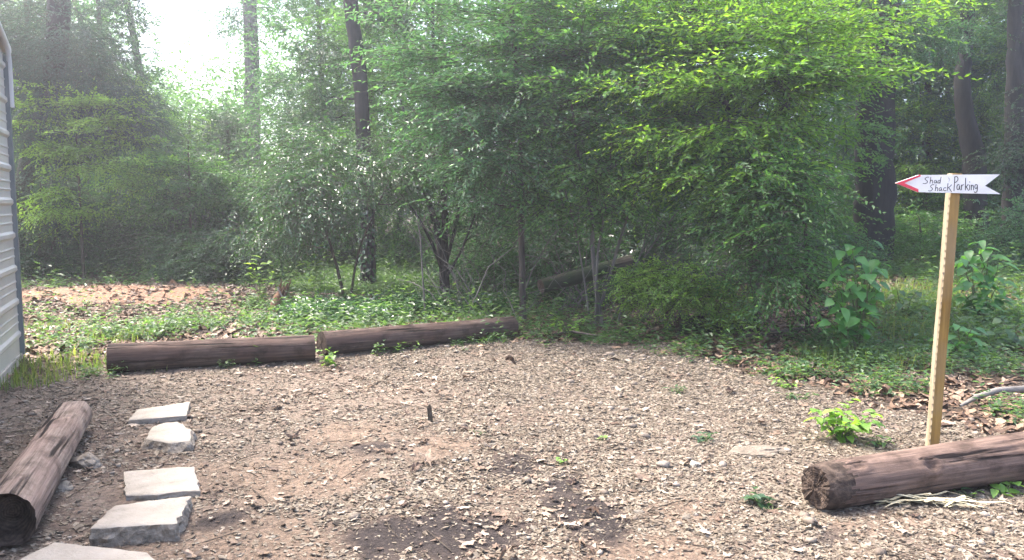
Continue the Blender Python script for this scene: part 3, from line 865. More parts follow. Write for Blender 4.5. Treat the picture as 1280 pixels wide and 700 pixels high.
# ------------------------------------------------------------------ sign post
base = G(1165, 560)
Yp = base[1]
top = V(1193.5, 217, Yp)
sign = thing('direction_sign', base, 'white arrow sign with red point on a leaning yellowish wooden post', 'sign')
ax = unit(top - base); side = unit(np.cross([0, -1, 0], ax) * -1); side = side if side[0] > 0 else -side; nrm = np.cross(side, ax); nrm = nrm if nrm[1] < 0 else -nrm
Lp = np.linalg.norm(top - base)
wv = 13.4 * Yp / FPX / 2
mb = MB()
prof = [(-.84, -1), (.86, -1), (1, -.8), (1, 1), (-1, 1), (-1, -.45)]       # front is -1 in depth
rowsz = np.linspace(-.25, Lp, 30)
vs = []
for s in rowsz:
    wob = .0015 * math.sin(s * 7)
    for (u_, w_) in prof:
        vs.append(base + ax * s + side * (u_ * wv + wob) - nrm * (w_ * .026))
vs = np.array(vs); k = len(prof)
fr = [[], []]
for i in range(len(rowsz) - 1):
    for j in range(k):
        fr[1 if j in (4, 5) else 0].append([i * k + j, i * k + (j + 1) % k, (i + 1) * k + (j + 1) % k, (i + 1) * k + j])
mb.add(vs, fr[0], False, 0)
mb.f.append(np.array(fr[1])); mb.smooth.append(False); mb.mi.append(1)
mb.add(vs[-k:], [list(range(k))], False, 0)
post = mb.build('post', [M['post'], M['post_edge']], sign, base)
for i in range(34):
    s = .06 + i * (Lp - .22) / 33
    a0 = base + ax * s + side * (-.925 * wv) + nrm * .0195
    mb = MB(); w1, h1 = .0045, .006
    nb_ = unit(side * -.9 + nrm * .35); tg = np.cross(ax, nb_)
    q = [a0 + tg * w1 - ax * h1, a0 - tg * w1 - ax * h1, a0 - tg * w1 + ax * h1, a0 + tg * w1 + ax * h1]
    q = np.array(q); q2 = q + nb_ * .004
    mb.add(np.concatenate([q2, q - nb_ * .004]), [[0, 1, 2, 3]] + [[i2, (i2 + 1) % 4, (i2 + 1) % 4 + 4, i2 + 4] for i2 in range(4)])
    mb.build('staple', M['hole'], post, base)

Yb = Yp - .0355                                   # board hangs on the front of the post


def BP(zx, zy, o=0.0):
    q = V(1100 + zx / 7, 190 + zy / 7, Yb)
    return q + np.array([0, -o, 0])


def plate(mb, outline, front, back, mi=0):
    a = np.array([BP(x_, y_, front) for x_, y_ in outline]); b = np.array([BP(x_, y_, back) for x_, y_ in outline]); n = len(outline)
    mb.add(np.concatenate([a, b]), [list(range(n))], False, mi)
    o_ = mb.n - 2 * n
    mb.f.append(np.array([list(range(n, 2 * n))[::-1]]) + o_); mb.smooth.append(False); mb.mi.append(mi)
    mb.f.append(np.array([[i, i + n, (i + 1) % n + n, (i + 1) % n] for i in range(n)]) + o_); mb.smooth.append(False); mb.mi.append(mi)


# concave tail: build board from two convex halves sharing the middle line
mb = MB()
O = [(135, 272), (335, 201), (600, 199), (1045, 196), (915, 296), (1052, 369), (600, 358), (328, 351)]
fr_ = np.array([BP(x_, y_, .006) for x_, y_ in O]); bk = np.array([BP(x_, y_, -.009) for x_, y_ in O]); n = 8
mb.add(np.concatenate([fr_, bk]), [[0, 1, 2, 6, 7][::-1]], False)
mb.f += [np.array([[2, 3, 4, 5, 6][::-1]]), np.array([[8, 9, 10, 14, 15], [10, 11, 12, 13, 14]]), np.array([[i, (i + 1) % n, (i + 1) % n + n, i + n] for i in range(n)])]
mb.smooth += [False] * 3; mb.mi += [0] * 3
board = mb.build('arrow_board', M['white_paint'], sign, base)
mb = MB()
red = [(132, 272), (345, 199), (352, 212), (208, 272), (331, 326), (331, 353)]
fr_ = np.array([BP(x_, y_, .0085) for x_, y_ in red]); bk = np.array([BP(x_, y_, .0062) for x_, y_ in red])
mb.add(np.concatenate([fr_, bk]), [[0, 3, 2, 1], [0, 5, 4, 3]])
mb.f.append(np.array([[i, (i + 1) % 6, (i + 1) % 6 + 6, i + 6] for i in range(6)])); mb.smooth.append(False); mb.mi.append(0)
mb.build('red_point', M['red_paint'], board, base)


def strokes(name, lines, w, mat, parent):
    mb = MB()
    for ln_ in lines:
        L_ = np.array(ln_, float)
        # smooth
        for _ in range(2):
            if len(L_) > 2:
                q = [L_[0]]
                for i in range(len(L_) - 1):
                    q += [L_[i] * .75 + L_[i + 1] * .25, L_[i] * .25 + L_[i + 1] * .75]
                q.append(L_[-1]); L_ = np.array(q)
        tn = unit(np.gradient(L_, axis=0)); nn = np.stack([-tn[:, 1], tn[:, 0]], 1)
        A = L_ + nn * w / 2; B = L_ - nn * w / 2
        a = np.array([BP(*q, .0075) for q in A]); b = np.array([BP(*q, .0075) for q in B])
        a2 = np.array([BP(*q, .0055) for q in A]); b2 = np.array([BP(*q, .0055) for q in B]); n = len(a)
        v = np.concatenate([a, b, a2, b2]); f = []
        for i in range(n - 1):
            f += [[i, i + 1, n + i + 1, n + i], [2 * n + i, 2 * n + i + 1, i + 1, i], [n + i, n + i + 1, 3 * n + i + 1, 3 * n + i]]
        f += [[0, n, 3 * n, 2 * n], [n - 1, 3 * n - 1, 4 * n - 1, 2 * n - 1]]
        mb.add(v, f)
    return mb.build(name, mat, parent, base)


SH = [  # Shad
    [(424, 222), (412, 218), (392, 228), (388, 240), (402, 248), (412, 256), (408, 270), (388, 278), (370, 274)],
    [(440, 220), (432, 276)], [(435, 258), (446, 245), (456, 248), (454, 276)],
    [(490, 250), (478, 246), (468, 258), (470, 272), (482, 272), (491, 250), (490, 266), (496, 275)],
    [(522, 250), (510, 246), (501, 260), (504, 274), (516, 272), (524, 252)], [(530, 218), (523, 252), (520, 276)],
    # Shack
    [(470, 288), (458, 284), (438, 294), (438, 306), (450, 313), (456, 322), (448, 336), (432, 342), (418, 338)],
    [(486, 284), (478, 342)], [(480, 322), (492, 310), (502, 312), (499, 342)],
    [(534, 314), (522, 310), (512, 322), (514, 338), (526, 338), (534, 314), (533, 332), (540, 342)],
    [(574, 316), (562, 310), (550, 322), (552, 338), (566, 340), (576, 334)],
    [(590, 274), (584, 338)], [(622, 286), (606, 304), (588, 314)], [(594, 310), (606, 324), (622, 350)],
]
PK = [
    [(650, 216), (646, 280), (642, 342)], [(644, 220), (664, 212), (678, 226), (676, 248), (660, 264), (648, 268)],
    [(690, 290), (678, 282), (668, 298), (668, 322), (678, 334), (688, 318), (692, 288), (691, 318), (698, 334)],
    [(708, 286), (708, 334)], [(708, 304), (716, 288), (728, 286)],
    [(744, 226), (742, 336)], [(768, 282), (756, 298), (744, 308)], [(748, 304), (758, 318), (770, 338)],
    [(780, 286), (779, 334)], [(779, 258), (780, 266)],
    [(794, 286), (794, 334)], [(795, 302), (804, 288), (813, 296), (813, 334)],
    [(846, 290), (834, 282), (824, 296), (826, 318), (838, 322), (846, 300)], [(847, 286), (847, 330), (840, 352), (826, 356), (818, 346)],
]
strokes('lettering', SH, 5.2, M['ink'], board)
strokes('lettering', PK, 6.2, M['ink'], board)
strokes('faded_mark', [[(590, 236), (602, 230), (606, 244), (596, 258)], [(592, 226), (596, 224)]], 4.5, M['faded_ink'], board)

# ------------------------------------------------------------------ trees and shrubs
def tree(name, cat, label, base, trunk, lobes, leaf, barkm, L=.07, W=.03, m=14, k=16, spray=(.35, .65), droop=.25, cl=.42, twig=True, group=None, seed=0, limb=.018, thin=1.0, flatz=.35, flat=.8, seg=9, jit=.25, extra_trunks=(), limb_sag=.05, wob=.14, tier=0.0):
    """trunk: list of (point, radius) from the foot up; lobes: (centre, radii, clusters)"""
    rg = np.random.default_rng(1000 + seed)
    base = np.asarray(base, float)
    root = thing(name, base, label, cat, group)
    tb = MB()
    nodes = []
    for tr in [trunk] + list(extra_trunks):
        P = np.array([q[0] for q in tr], float); r = np.array([q[1] for q in tr], float)
        s = np.linspace(0, len(P) - 1, len(P) * 5)
        i = np.minimum(s.astype(int), len(P) - 2); f = s - i
        # catmull-rom through the given points
        Pm = P[np.maximum(i - 1, 0)]; P0 = P[i]; P1 = P[i + 1]; P2 = P[np.minimum(i + 2, len(P) - 1)]
        f_ = f[:, None]
        Q = .5 * (2 * P0 + (P1 - Pm) * f_ + (2 * Pm - 5 * P0 + 4 * P1 - P2) * f_ ** 2 + (3 * P0 - Pm - 3 * P1 + P2) * f_ ** 3)
        rr = r[i] * (1 - f) + r[i + 1] * f
        Q[1:] += rg.normal(0, .05, (len(Q) - 1, 3)) * rr[1:, None] * [1, 1, 0]
        rr = rr.copy(); rr[0] *= 1.25
        tube(tb, Q, rr, seg, 0, wob, seed=seed)
        h0 = Q[0][2]
        nodes += [(q, R_, 0) for q, R_ in zip(Q, rr)]
    cb = MB()
    C = []
    for c, rad, n in lobes:
        u = unit(rg.normal(0, 1, (n, 3))) * (rg.random((n, 1)) ** (1 / 2.4))
        C.append(np.asarray(c) + u * np.asarray(rad))
    C = np.concatenate(C) if C else np.zeros((0, 3))
    C = C[C[:, 2] > height(C[:, 0], C[:, 1]) + .12]
    if tier and len(C):                          # foliage held in flat sloping tiers with gaps between
        off = .35 * (vnoise(C[:, 0] * .9 + seed, C[:, 1] * .9, seed) - .5) + .10 * (C[:, 0] - C[:, 0].mean())
        zz_ = C[:, 2] - off
        C[:, 2] = np.round(zz_ / tier) * tier + (zz_ - np.round(zz_ / tier) * tier) * .35 + off
    NP = np.array([q for q, _, _ in nodes]); NR = np.array([r for _, r, _ in nodes])
    tr_n = len(NP)
    if len(C):
        d0 = np.min(np.linalg.norm(C[:, None] - NP[None], axis=2), 1)
        for ci in np.argsort(d0):
            c = C[ci]
            dv = c - NP
            dist = np.linalg.norm(dv, axis=1) + np.maximum(0, -dv[:, 2] + .05) * .9 + np.where(np.arange(len(NP)) < tr_n, .0, .12)
            if tr_n: dist[:max(1, int(tr_n * .22))] += 1.0
            j = int(np.argmin(dist))
            r0 = min(NR[j] * .75, limb * (0.45 + .5 * np.linalg.norm(dv[j])))
            P = curve_pts(NP[j], c, 5, limb_sag, .05, rg)
            tube(tb, P, np.linspace(r0, max(.004, r0 * .35), 5), 5, 0, 0)
            NP = np.concatenate([NP, P[2:]]); NR = np.concatenate([NR, np.linspace(r0 * .7, r0 * .4, 3)])
        n = len(C)
        cen = np.repeat(C, m, 0) + rg.normal(0, cl * .42, (n * m, 3)) * [1, 1, .3 if tier else .7]
        outw = np.repeat(unit(C - np.median(C, 0)) * [1, 1, .4], m, 0)
        D = rg.normal(0, 1, (n * m, 3)) * [1, 1, flatz] + outw * .8
        keep = rg.random(n * m) < thin
        keep &= cen[:, 2] > height(cen[:, 0], cen[:, 1]) + .05
        cen = cen[keep]; D = D[keep]
        sprays(cb, cen, D, rg.uniform(*spray, len(cen)), k, L, W, droop=droop, rg=rg, twig_mi=1 if twig else None, flat=flat, jit=jit)
        cb.build('crown', [leaf, M['twig']], root, base)
    tb.build('trunk', barkm, root, base)
    return root


def T(px, py, Y, r): return (V(px, py, Y), r)


def lob(px, py, Y, rx, ry, rz, n): return (V(px, py, Y), (rx, ry, rz), n)


EDGE = 'trees along the edge of the wood'
DEEP = 'trees standing deeper in the wood'
SHR = 'shrubs under the trees'

# --- left: dark drooping cedar, leaning trunk
Y = 16.5
b = G(22, 356); b = V(12, 345, Y); b[2] = H(b[0], b[1])
tree('cedar_tree', 'tree', 'dark drooping evergreen with a leaning trunk just behind the metal shed', b,
     [(b, .20), T(30, 230, Y, .17), T(52, 150, Y, .16), T(68, 90, Y, .20), T(74, 0, Y, .22), T(76, -160, Y, .16), T(78, -330, Y, .05)],
     [lob(70, 60, Y, 1.5, 1.2, .8, 56), lob(110, 95, Y, 1.0, 1, .8, 44), lob(40, 70, Y, 1.0, 1, 1.2, 66), lob(155, 140, Y, .7, .8, .5, 34), lob(80, 160, Y - .3, .9, .8, .7, 34), lob(75, -60, Y, 2.0, 1.6, 1.2, 46), lob(40, 230, Y, .7, .8, .8, 22), lob(75, -220, Y, 1.7, 1.7, 1.4, 40), lob(165, -10, Y, .55, .6, .5, 8)],
     M['leaf_cedar'], M['bark_dark'], L=.10, W=.030, m=15, k=16, droop=.6, flatz=.5, thin=.62, seed=1, group=EDGE, spray=(.4, .75))
# bright trees farther behind on the left
for i, (px, pyt, Y, w, n, mt, lab) in enumerate([
        (110, 85, 22, 1.7, 110, 'leaf_bright', 'sunlit yellow green tree seen under the drooping evergreen'),
        (180, 135, 23, 1.4, 90, 'leaf_feather', 'soft green tree beside the bright sky, right of the sunlit yellow one'),
        (236, 150, 24, 1.1, 60, 'leaf_bright', 'small pale yellow green tree just under the white sky gap'),
        (282, 140, 21, .7, 44, 'leaf_dark', 'dark thin bushy tree beside the pale tall trunk')]):
    b = V(px, 330, Y); b[2] = H(b[0], b[1])
    zt = V(px, pyt, Y)
    tree('bushy_tree', 'tree', lab, b, [(b, .10), ((b + zt) / 2 + [.15, 0, 0], .07), (zt, .03)],
         [((b * .35 + zt * .65), (w, 1.2, (zt[2] - b[2]) * .36), n), ((b * .72 + zt * .28), (w * .95, 1.2, (zt[2] - b[2]) * .3), n // 2)],
         M[mt], M['bark_brown'], L=.12, W=.06, m=15, k=14, spray=(.45, .8), seed=20 + i, group=DEEP, seg=7)
# left understorey shrubs
for i, (px, pyt, Y, w, n, mt, lab) in enumerate([
        (50, 215, 16.5, 1.1, 64, 'leaf_dark', 'dark shrub at the foot of the evergreen next to the shed'),
        (110, 215, 17.5, 1.2, 74, 'leaf_blue', 'grey green shrub behind the pale leaf heap on the far left'),
        (160, 200, 18.5, 1.2, 80, 'leaf_feather', 'mid green shrub under the soft green tree at the left'),
        (205, 240, 17.5, 1.1, 64, 'leaf_dark', 'low dark shrub behind the red earth bank'),
        (262, 195, 17, 1.3, 96, 'leaf_gloss', 'tall grey green glossy shrub left of the pale tall trunk'),
        (275, 285, 15.5, .9, 56, 'leaf_dark', 'dark rounded shrub at the end of the red earth bank'),
        (330, 240, 17, 1.1, 72, 'leaf_blue', 'shadowy shrub in front of the pale tall trunk'),
        (385, 215, 18, 1.1, 64, 'leaf_dark', 'deep shade shrub just left of the ivy covered trunk')]):
    b = V(px, 350, Y); b[2] = H(b[0], b[1]); zt = V(px, pyt, Y)
    tree('shrub', 'shrub', lab, b, [(b, .035), ((b + zt) / 2, .022), (zt - [0, 0, .2], .01)],
         [((b + zt) / 2, (w, .9, (zt[2] - b[2]) * .5), n), (b + [0, -.3, .35], (w, .7, .35), n // 3)],
         M[mt], M['twig'], L=.085, W=.042, m=14, k=14, spray=(.3, .6), seed=40 + i, group=SHR, seg=6,
         extra_trunks=[[(b + [.05, 0, 0], .025), (b * .5 + zt * .5 + [.4, 0, 0], .012), (zt + [.5, 0, -.3], .006)]])
# tall pale trunk in the glare
Y = 25.0
b = V(318, 330, Y); b[2] = H(b[0], b[1])
tree('tall_tree', 'tree', 'tall pale grey trunk standing in the bright gap of sky', b,
     [(b, .27), T(316, 200, Y, .24), T(315, 90, Y, .22), T(313, 0, Y, .21), T(310, -200, Y, .2), T(308, -420, Y, .06)],
     [lob(318, 20, Y, 1.5, 1.2, .7, 22), lob(370, -40, Y, 2.0, 1.6, 1.0, 26), lob(270, -70, Y, 1.6, 1.6, .9, 18), lob(310, -250, Y, 3.6, 3, 2.0, 70), lob(310, -360, Y, 2.5, 2, 1.5, 40), lob(320, 210, Y, .6, .5, 1.2, 24)],
     M['leaf_blue'], M['bark_grey'], L=.10, W=.045, m=12, k=14, spray=(.5, .9), seed=60, group=DEEP)
# ivy-covered dark trunk
Y = 14.5
b = V(461, 366, Y); b[2] = H(b[0], b[1])
tree('dark_trunk_tree', 'tree', 'dark straight trunk with patches of climbing ivy behind the two back logs', b,
     [(b, .155), T(459, 300, Y, .135), T(455, 200, Y, .135), T(449, 90, Y, .13), T(438, 0, Y, .125), T(432, -180, Y, .11), T(430, -420, Y, .04)],
     [lob(390, 130, Y + .3, .5, .5, .3, 10), lob(400, 70, Y + .4, .6, .6, .35, 10), lob(490, -40, Y + .9, 1.0, .7, .5, 16), lob(400, -60, Y + .5, 1.2, 1.0, .7, 18), lob(430, -250, Y, 2.6, 2.4, 1.6, 60), lob(430, -380, Y, 2.2, 2, 1.3, 40), lob(490, 15, Y + .7, .5, .5, .3, 10)],
     M['leaf_dark'], M['bark_black'], L=.09, W=.045, m=12, k=13, seed=61, group=EDGE, seg=12, limb=.03)
mbv = MB()
for (py0, py1, n) in ((190, 225, 60), (235, 300, 120), (300, 350, 60)):
    for _ in range(n):
        py = random.uniform(py0, py1); a_ = random.uniform(-2.9, .2)
        c = V(461 - (366 - py) * .03, py, Y); q = c + np.array([math.cos(a_) * .15, math.sin(a_) * .15, 0])
        leaves(mbv, q[None], np.array([[random.gauss(0, .5), -.4, -.6 + random.gauss(0, .3)]]), np.array([[math.cos(a_), math.sin(a_), .5]]), .085, .07)
for s in range(3):
    tube(mbv, [V(461 - (366 - py) * .03, py, Y) + [.15 * math.cos(-1.5 + .5 * s + .3 * math.sin(py * .03)), .16 * math.sin(-1.5 + .5 * s), 0] for py in range(362, 180, -15)], .008, 5, 1)
o = mbv.build('climbing_ivy', [M['leaf_gloss'], M['twig']], None, b); tag(o, 'ivy with shiny leaves climbing the dark straight trunk', 'ivy')
# many-stemmed dark tree
Y = 13.2
b = V(557, 380, Y); b[2] = H(b[0], b[1])
tree('forked_tree', 'tree', 'dark tree forking low into leaning stems behind the second back log', b,
     [(b, .095), T(554, 330, Y, .08), T(546, 285, Y, .055), T(530, 235, Y, .045), T(515, 180, Y, .03), T(500, 120, Y, .015)],
     [lob(520, 180, Y, .8, .8, .6, 20), lob(575, 150, Y, .9, .8, .6, 24), lob(600, 250, Y, .6, .6, .6, 16)],
     M['leaf_dark'], M['bark_dark'], L=.065, W=.03, seed=62, group=EDGE, limb=.02,
     extra_trunks=[[T(556, 345, Y, .06), T(556, 270, Y - .1, .055), T(552, 190, Y, .05), T(544, 100, Y, .04), T(540, 0, Y, .02)],
                   [T(556, 335, Y, .035), T(572, 270, Y, .028), T(582, 200, Y, .02), T(590, 120, Y, .012)],
                   [T(555, 345, Y, .035), T(538, 300, Y - .2, .025), T(516, 262, Y - .3, .018), T(495, 235, Y - .3, .010)],
                   [T(556, 350, Y, .025), T(578, 310, Y - .2, .018), T(600, 250, Y - .3, .010)]])
# glossy arching shrub with bright highlights
Y = 12.8
b = V(430, 372, Y + .2); b[2] = H(b[0], b[1])
tree('glossy_shrub', 'shrub', 'arching shrub with shiny silvery leaves around the ivy covered trunk', b,
     [(b, .03), T(420, 330, Y, .025), T(400, 270, Y, .018), T(370, 225, Y - .3, .01)],
     [lob(405, 240, Y - .4, .6, .5, .40, 26), lob(370, 230, Y, .7, .6, .45, 26), lob(515, 215, Y - .3, .55, .5, .5, 20), lob(395, 185, Y + .1, .6, .7, .4, 14), lob(455, 215, Y - .3, .4, .4, .12, 7), lob(560, 205, Y - .6, .6, .5, .35, 16), lob(350, 290, Y + .3, .5, .5, .4, 12), lob(395, 270, Y, .8, .6, .3, 16)],
     M['leaf_gloss'], M['twig'], L=.075, W=.034, m=12, k=13, droop=.5, flatz=.3, seed=63, group=SHR, flat=1.2, seg=6,
     extra_trunks=[[(b + [.1, 0, 0], .025), T(450, 310, Y, .02), T(480, 240, Y - .3, .012)]])

# --- centre: feathery trees
Y = 11.0
b = G(654, 402); Y = b[1]
tree('slender_tree', 'tree', 'slender straight stem rising at the end of the second back log into feathery leaves', b,
     [(b, .048), T(652, 300, Y, .042), T(651, 200, Y, .04), T(648, 120, Y, .035), T(640, 20, Y, .03), T(636, -120, Y, .012)],
     [lob(600, 130, Y, 1.0, .9, .5, 56), lob(680, 100, Y + .2, 1.2, .9, .55, 60), lob(640, 215, Y - .2, .9, .8, .38, 34), lob(560, 80, Y + .3, .8, .9, .45, 30), lob(650, 15, Y + .3, 1.7, 1.2, .5, 46), lob(640, -70, Y + .4, 1.6, 1.2, .4, 8), lob(600, 170, Y - .2, .9, .7, .3, 26)],
     M['leaf_blue'], M['bark_grey2'], L=.098, W=.042, m=9, k=13, droop=.14, flatz=.16, flat=.85, cl=.6, spray=(.4, .9), jit=.30, tier=.52, limb=.026, seed=70, group=EDGE)
b = G(752, 408); Y = b[1]
tree('thicket_tree', 'tree', 'feathery tree on a clump of thin pale stems in the middle of the wood edge', b,
     [(b, .03), T(742, 330, Y, .028), T(738, 260, Y, .025), T(722, 190, Y, .02), T(712, 100, Y, .014)],
     [lob(770, 130, Y, 1.1, .9, .5, 56), lob(830, 190, Y - .2, .9, .8, .42, 44), lob(730, 60, Y + .3, 1.2, 1, .55, 50), lob(850, 70, Y + .2, 1.2, 1, .5, 50), lob(770, 220, Y - .1, .7, .7, .35, 24), lob(790, -40, Y + .2, 1.7, 1.3, .4, 12), lob(715, 235, Y, .5, .5, .5, 14)],
     M['leaf_feather'], M['bark_grey'], L=.098, W=.042, m=9, k=13, droop=.14, flatz=.16, flat=.85, cl=.6, spray=(.4, .9), jit=.30, tier=.52, limb=.026, seed=71, group=EDGE,
     extra_trunks=[[T(742, 408, Y, .022), T(762, 345, Y, .02), T(778, 290, Y, .017), T(800, 230, Y, .012), T(820, 170, Y, .008)],
                   [T(772, 404, Y - .1, .016), T(790, 345, Y - .1, .013), T(806, 300, Y, .009), T(812, 240, Y, .006)],
                   [T(745, 407, Y, .02), T(747, 320, Y - .1, .017), T(760, 240, Y, .012), T(765, 160, Y, .008)],
                   [T(765, 402, Y + .1, .014), T(800, 330, Y, .011), T(850, 260, Y, .007)],
                   [T(738, 405, Y + .1, .014), T(722, 300, Y + .1, .011), T(700, 215, Y, .007)]])
Y = 9.9
b = V(945, 385, Y + .6); b[2] = H(b[0], b[1])
tree('leaning_tree', 'tree', 'bright yellow green feathery tree arching over the clearing right of the middle', b,
     [(b, .06), T(940, 300, Y + .5, .055), T(925, 210, Y + .3, .05), T(905, 120, Y + .1, .04), T(880, 30, Y, .03), T(860, -80, Y, .015)],
     [lob(915, 90, Y - .3, 1.1, .9, .45, 60), lob(985, 95, Y - .4, .75, .8, .38, 40), lob(930, 200, Y - .5, .7, .7, .45, 44), lob(1030, 100, Y - .4, .4, .6, .22, 12), lob(960, 165, Y - .4, .4, .5, .25, 14), lob(880, 15, Y - .2, 1.4, 1, .45, 42), lob(1010, 20, Y - .2, 1.1, 1, .5, 44), lob(900, 190, Y - .2, .9, .6, .4, 36), lob(920, -50, Y, 1.5, 1.1, .35, 8)],
     M['leaf_bright'], M['bark_brown'], L=.098, W=.042, m=9, k=13, droop=.14, flatz=.16, flat=.85, cl=.6, spray=(.4, .9), jit=.30, tier=.52, limb=.026, seed=72, group=EDGE,
     extra_trunks=[[T(925, 210, Y + .3, .03), T(965, 150, Y, .022), T(1010, 100, Y - .2, .012)], [T(930, 240, Y + .3, .03), T(980, 210, Y, .02), T(1030, 180, Y - .2, .01)]])
Y = 9.0
b = V(1010, 395, Y + .3); b[2] = H(b[0], b[1])
tree('weeping_shrub', 'shrub', 'tall fine leaved green shrub hanging down beside the big dark trunk', b,
     [(b, .03), T(1010, 320, Y + .2, .026), T(1000, 240, Y + .1, .02), T(990, 180, Y, .012)],
     [lob(960, 270, Y, .45, .6, .45, 36), lob(980, 335, Y - .1, .42, .5, .36, 28), lob(970, 240, Y, .25, .5, .3, 10), lob(925, 250, Y + .1, .45, .5, .35, 14), lob(955, 215, Y, .45, .6, .3, 16)],
     M['leaf_feather'], M['twig'], L=.082, W=.036, m=10, k=13, droop=.28, flatz=.35, seed=73, group=SHR, seg=6)

# --- behind them
for i, (px, pyt, Y, w, n, mt, lab) in enumerate([
        (545, -60, 17.5, 1.9, 80, 'leaf_feather', 'leafy tree filling the gap behind the forked dark tree'),
        (690, -80, 16.5, 2.0, 80, 'leaf_feather', 'shaded tree behind the slender straight stem'),
        (830, -90, 15.5, 2.0, 80, 'leaf_blue', 'dark tree behind the feathery thicket in the middle'),
        (970, -80, 15.0, 1.8, 76, 'leaf_feather', 'green tree behind the bright arching tree'),
        (1150, -60, 19.0, 2.0, 110, 'leaf_blue', 'bluish green tree right behind the arrow sign'),
        (1235, -60, 20.0, 2.0, 110, 'leaf_bright', 'yellowish tree behind the curved trunk at the right'),
        (1330, -60, 18.0, 1.8, 90, 'leaf_feather', 'dark leafy tree at the right edge'),
        (1065, -60, 20.0, 1.8, 100, 'leaf_feather', 'shadowy tree behind the thick black trunk'),
        (770, 60, 19.0, 1.9, 90, 'leaf_blue', 'hazy tree seen through the gap over the fallen trunk'),
        (395, -40, 20.0, 1.5, 60, 'leaf_blue', 'thin crowned tree with sky flecks left of the ivy covered trunk'),
        (455, -60, 19.0, 1.5, 70, 'leaf_feather', 'tree filling the space behind the ivy covered trunk'),
        (120, -60, 22.0, 1.6, 60, 'leaf_blue', 'tall tree with sky flecks above the sunlit yellow green one'),
        (30, -60, 20.0, 1.6, 70, 'leaf_dark', 'tall dim tree beyond the metal shed')]):
    b = V(px, 345, Y); b[2] = H(b[0], b[1]); zt = V(px, pyt, Y)
    hh = zt[2] - b[2]
    tree('woodland_tree', 'tree', lab, b, [(b, .11), (b * .6 + zt * .4 + [.2, 0, 0], .09), (zt, .04)],
         [(b * .30 + zt * .70, (w, 1.3, hh * .30), n), (b * .60 + zt * .40, (w * 1.0, 1.2, hh * .28), int(n * 1.0)), (b * .85 + zt * .15, (w * .9, 1.0, hh * .14), int(n * .4)), (zt, (w, 1.2, hh * .22), int(n * .12))],
         M[mt], M['bark_brown'], L=.11, W=.055, m=13, k=13, spray=(.4, .8), seed=80 + i, group=DEEP, seg=8)
for i, (px, pyt, Y, w, n, mt, lab) in enumerate([
        (620, 285, 14.5, 1.0, 56, 'leaf_blue', 'grey green shrub between the forked tree and the slender stem'),
        (695, 265, 13.0, 1.0, 60, 'leaf_gloss', 'shrub with small glinting leaves over the fallen trunk'),
        (860, 265, 14.0, 1.0, 44, 'leaf_dark', 'deep shade shrub under the bright arching tree'),
        (930, 300, 12.5, .7, 26, 'leaf_dark', 'dim shrub beside the brown leaf bank'),
        (1150, 260, 15.5, 1.0, 46, 'leaf_feather', 'rounded green shrub behind the lower half of the sign post'),
        (1215, 235, 17.5, 1.2, 60, 'leaf_feather', 'green shrub below the curved trunk'),
        (1290, 260, 14.0, .9, 46, 'leaf_blue', 'dense bush at the right edge behind the big leaved plant'),
        (770, 255, 14.5, 1.0, 60, 'leaf_dark', 'black green shrub behind the clump of pale stems'),
        (1030, 300, 14.5, .7, 40, 'leaf_blue', 'bluish shrub at the foot of the thick black trunk'),
        (480, 290, 18.5, 1.2, 60, 'leaf_blue', 'grey green shrub across the light ground behind the ivy covered trunk')]):
    b = V(px, 375, Y); b[2] = H(b[0], b[1]); zt = V(px, pyt, Y)
    tree('shrub', 'shrub', lab, b, [(b, .035), ((b + zt) / 2, .022), (zt - [0, 0, .2], .01)],
         [((b + zt) / 2, (w, .8, (zt[2] - b[2]) * .52), n), (b + [0, -.2, .3], (w, .6, .3), n // 3)],
         M[mt], M['twig'], L=.075, W=.038, m=14, k=14, spray=(.3, .55), seed=110 + i, group=SHR, seg=6,
         extra_trunks=[[(b + [.05, 0, 0], .025), (b * .5 + zt * .5 + [.4, 0, 0], .012), (zt + [.5, 0, -.3], .006)]])
# fern-like bush in front
Y = 9.7
b = V(850, 408, Y); b[2] = H(b[0], b[1])
tree('low_bush', 'bush', 'low fine leaved fresh green bush before the dark hollow', b, [(b, .02), (b + [0, 0, .35], .012)],
     [lob(845, 362, Y, .5, .35, .24, 40), lob(900, 385, Y - .2, .35, .3, .16, 14), lob(810, 350, Y + .2, .3, .3, .22, 12)],
     M['leaf_lime'], M['twig'], L=.055, W=.026, m=13, k=14, spray=(.2, .4), seed=130, seg=5, group=SHR, cl=.3)

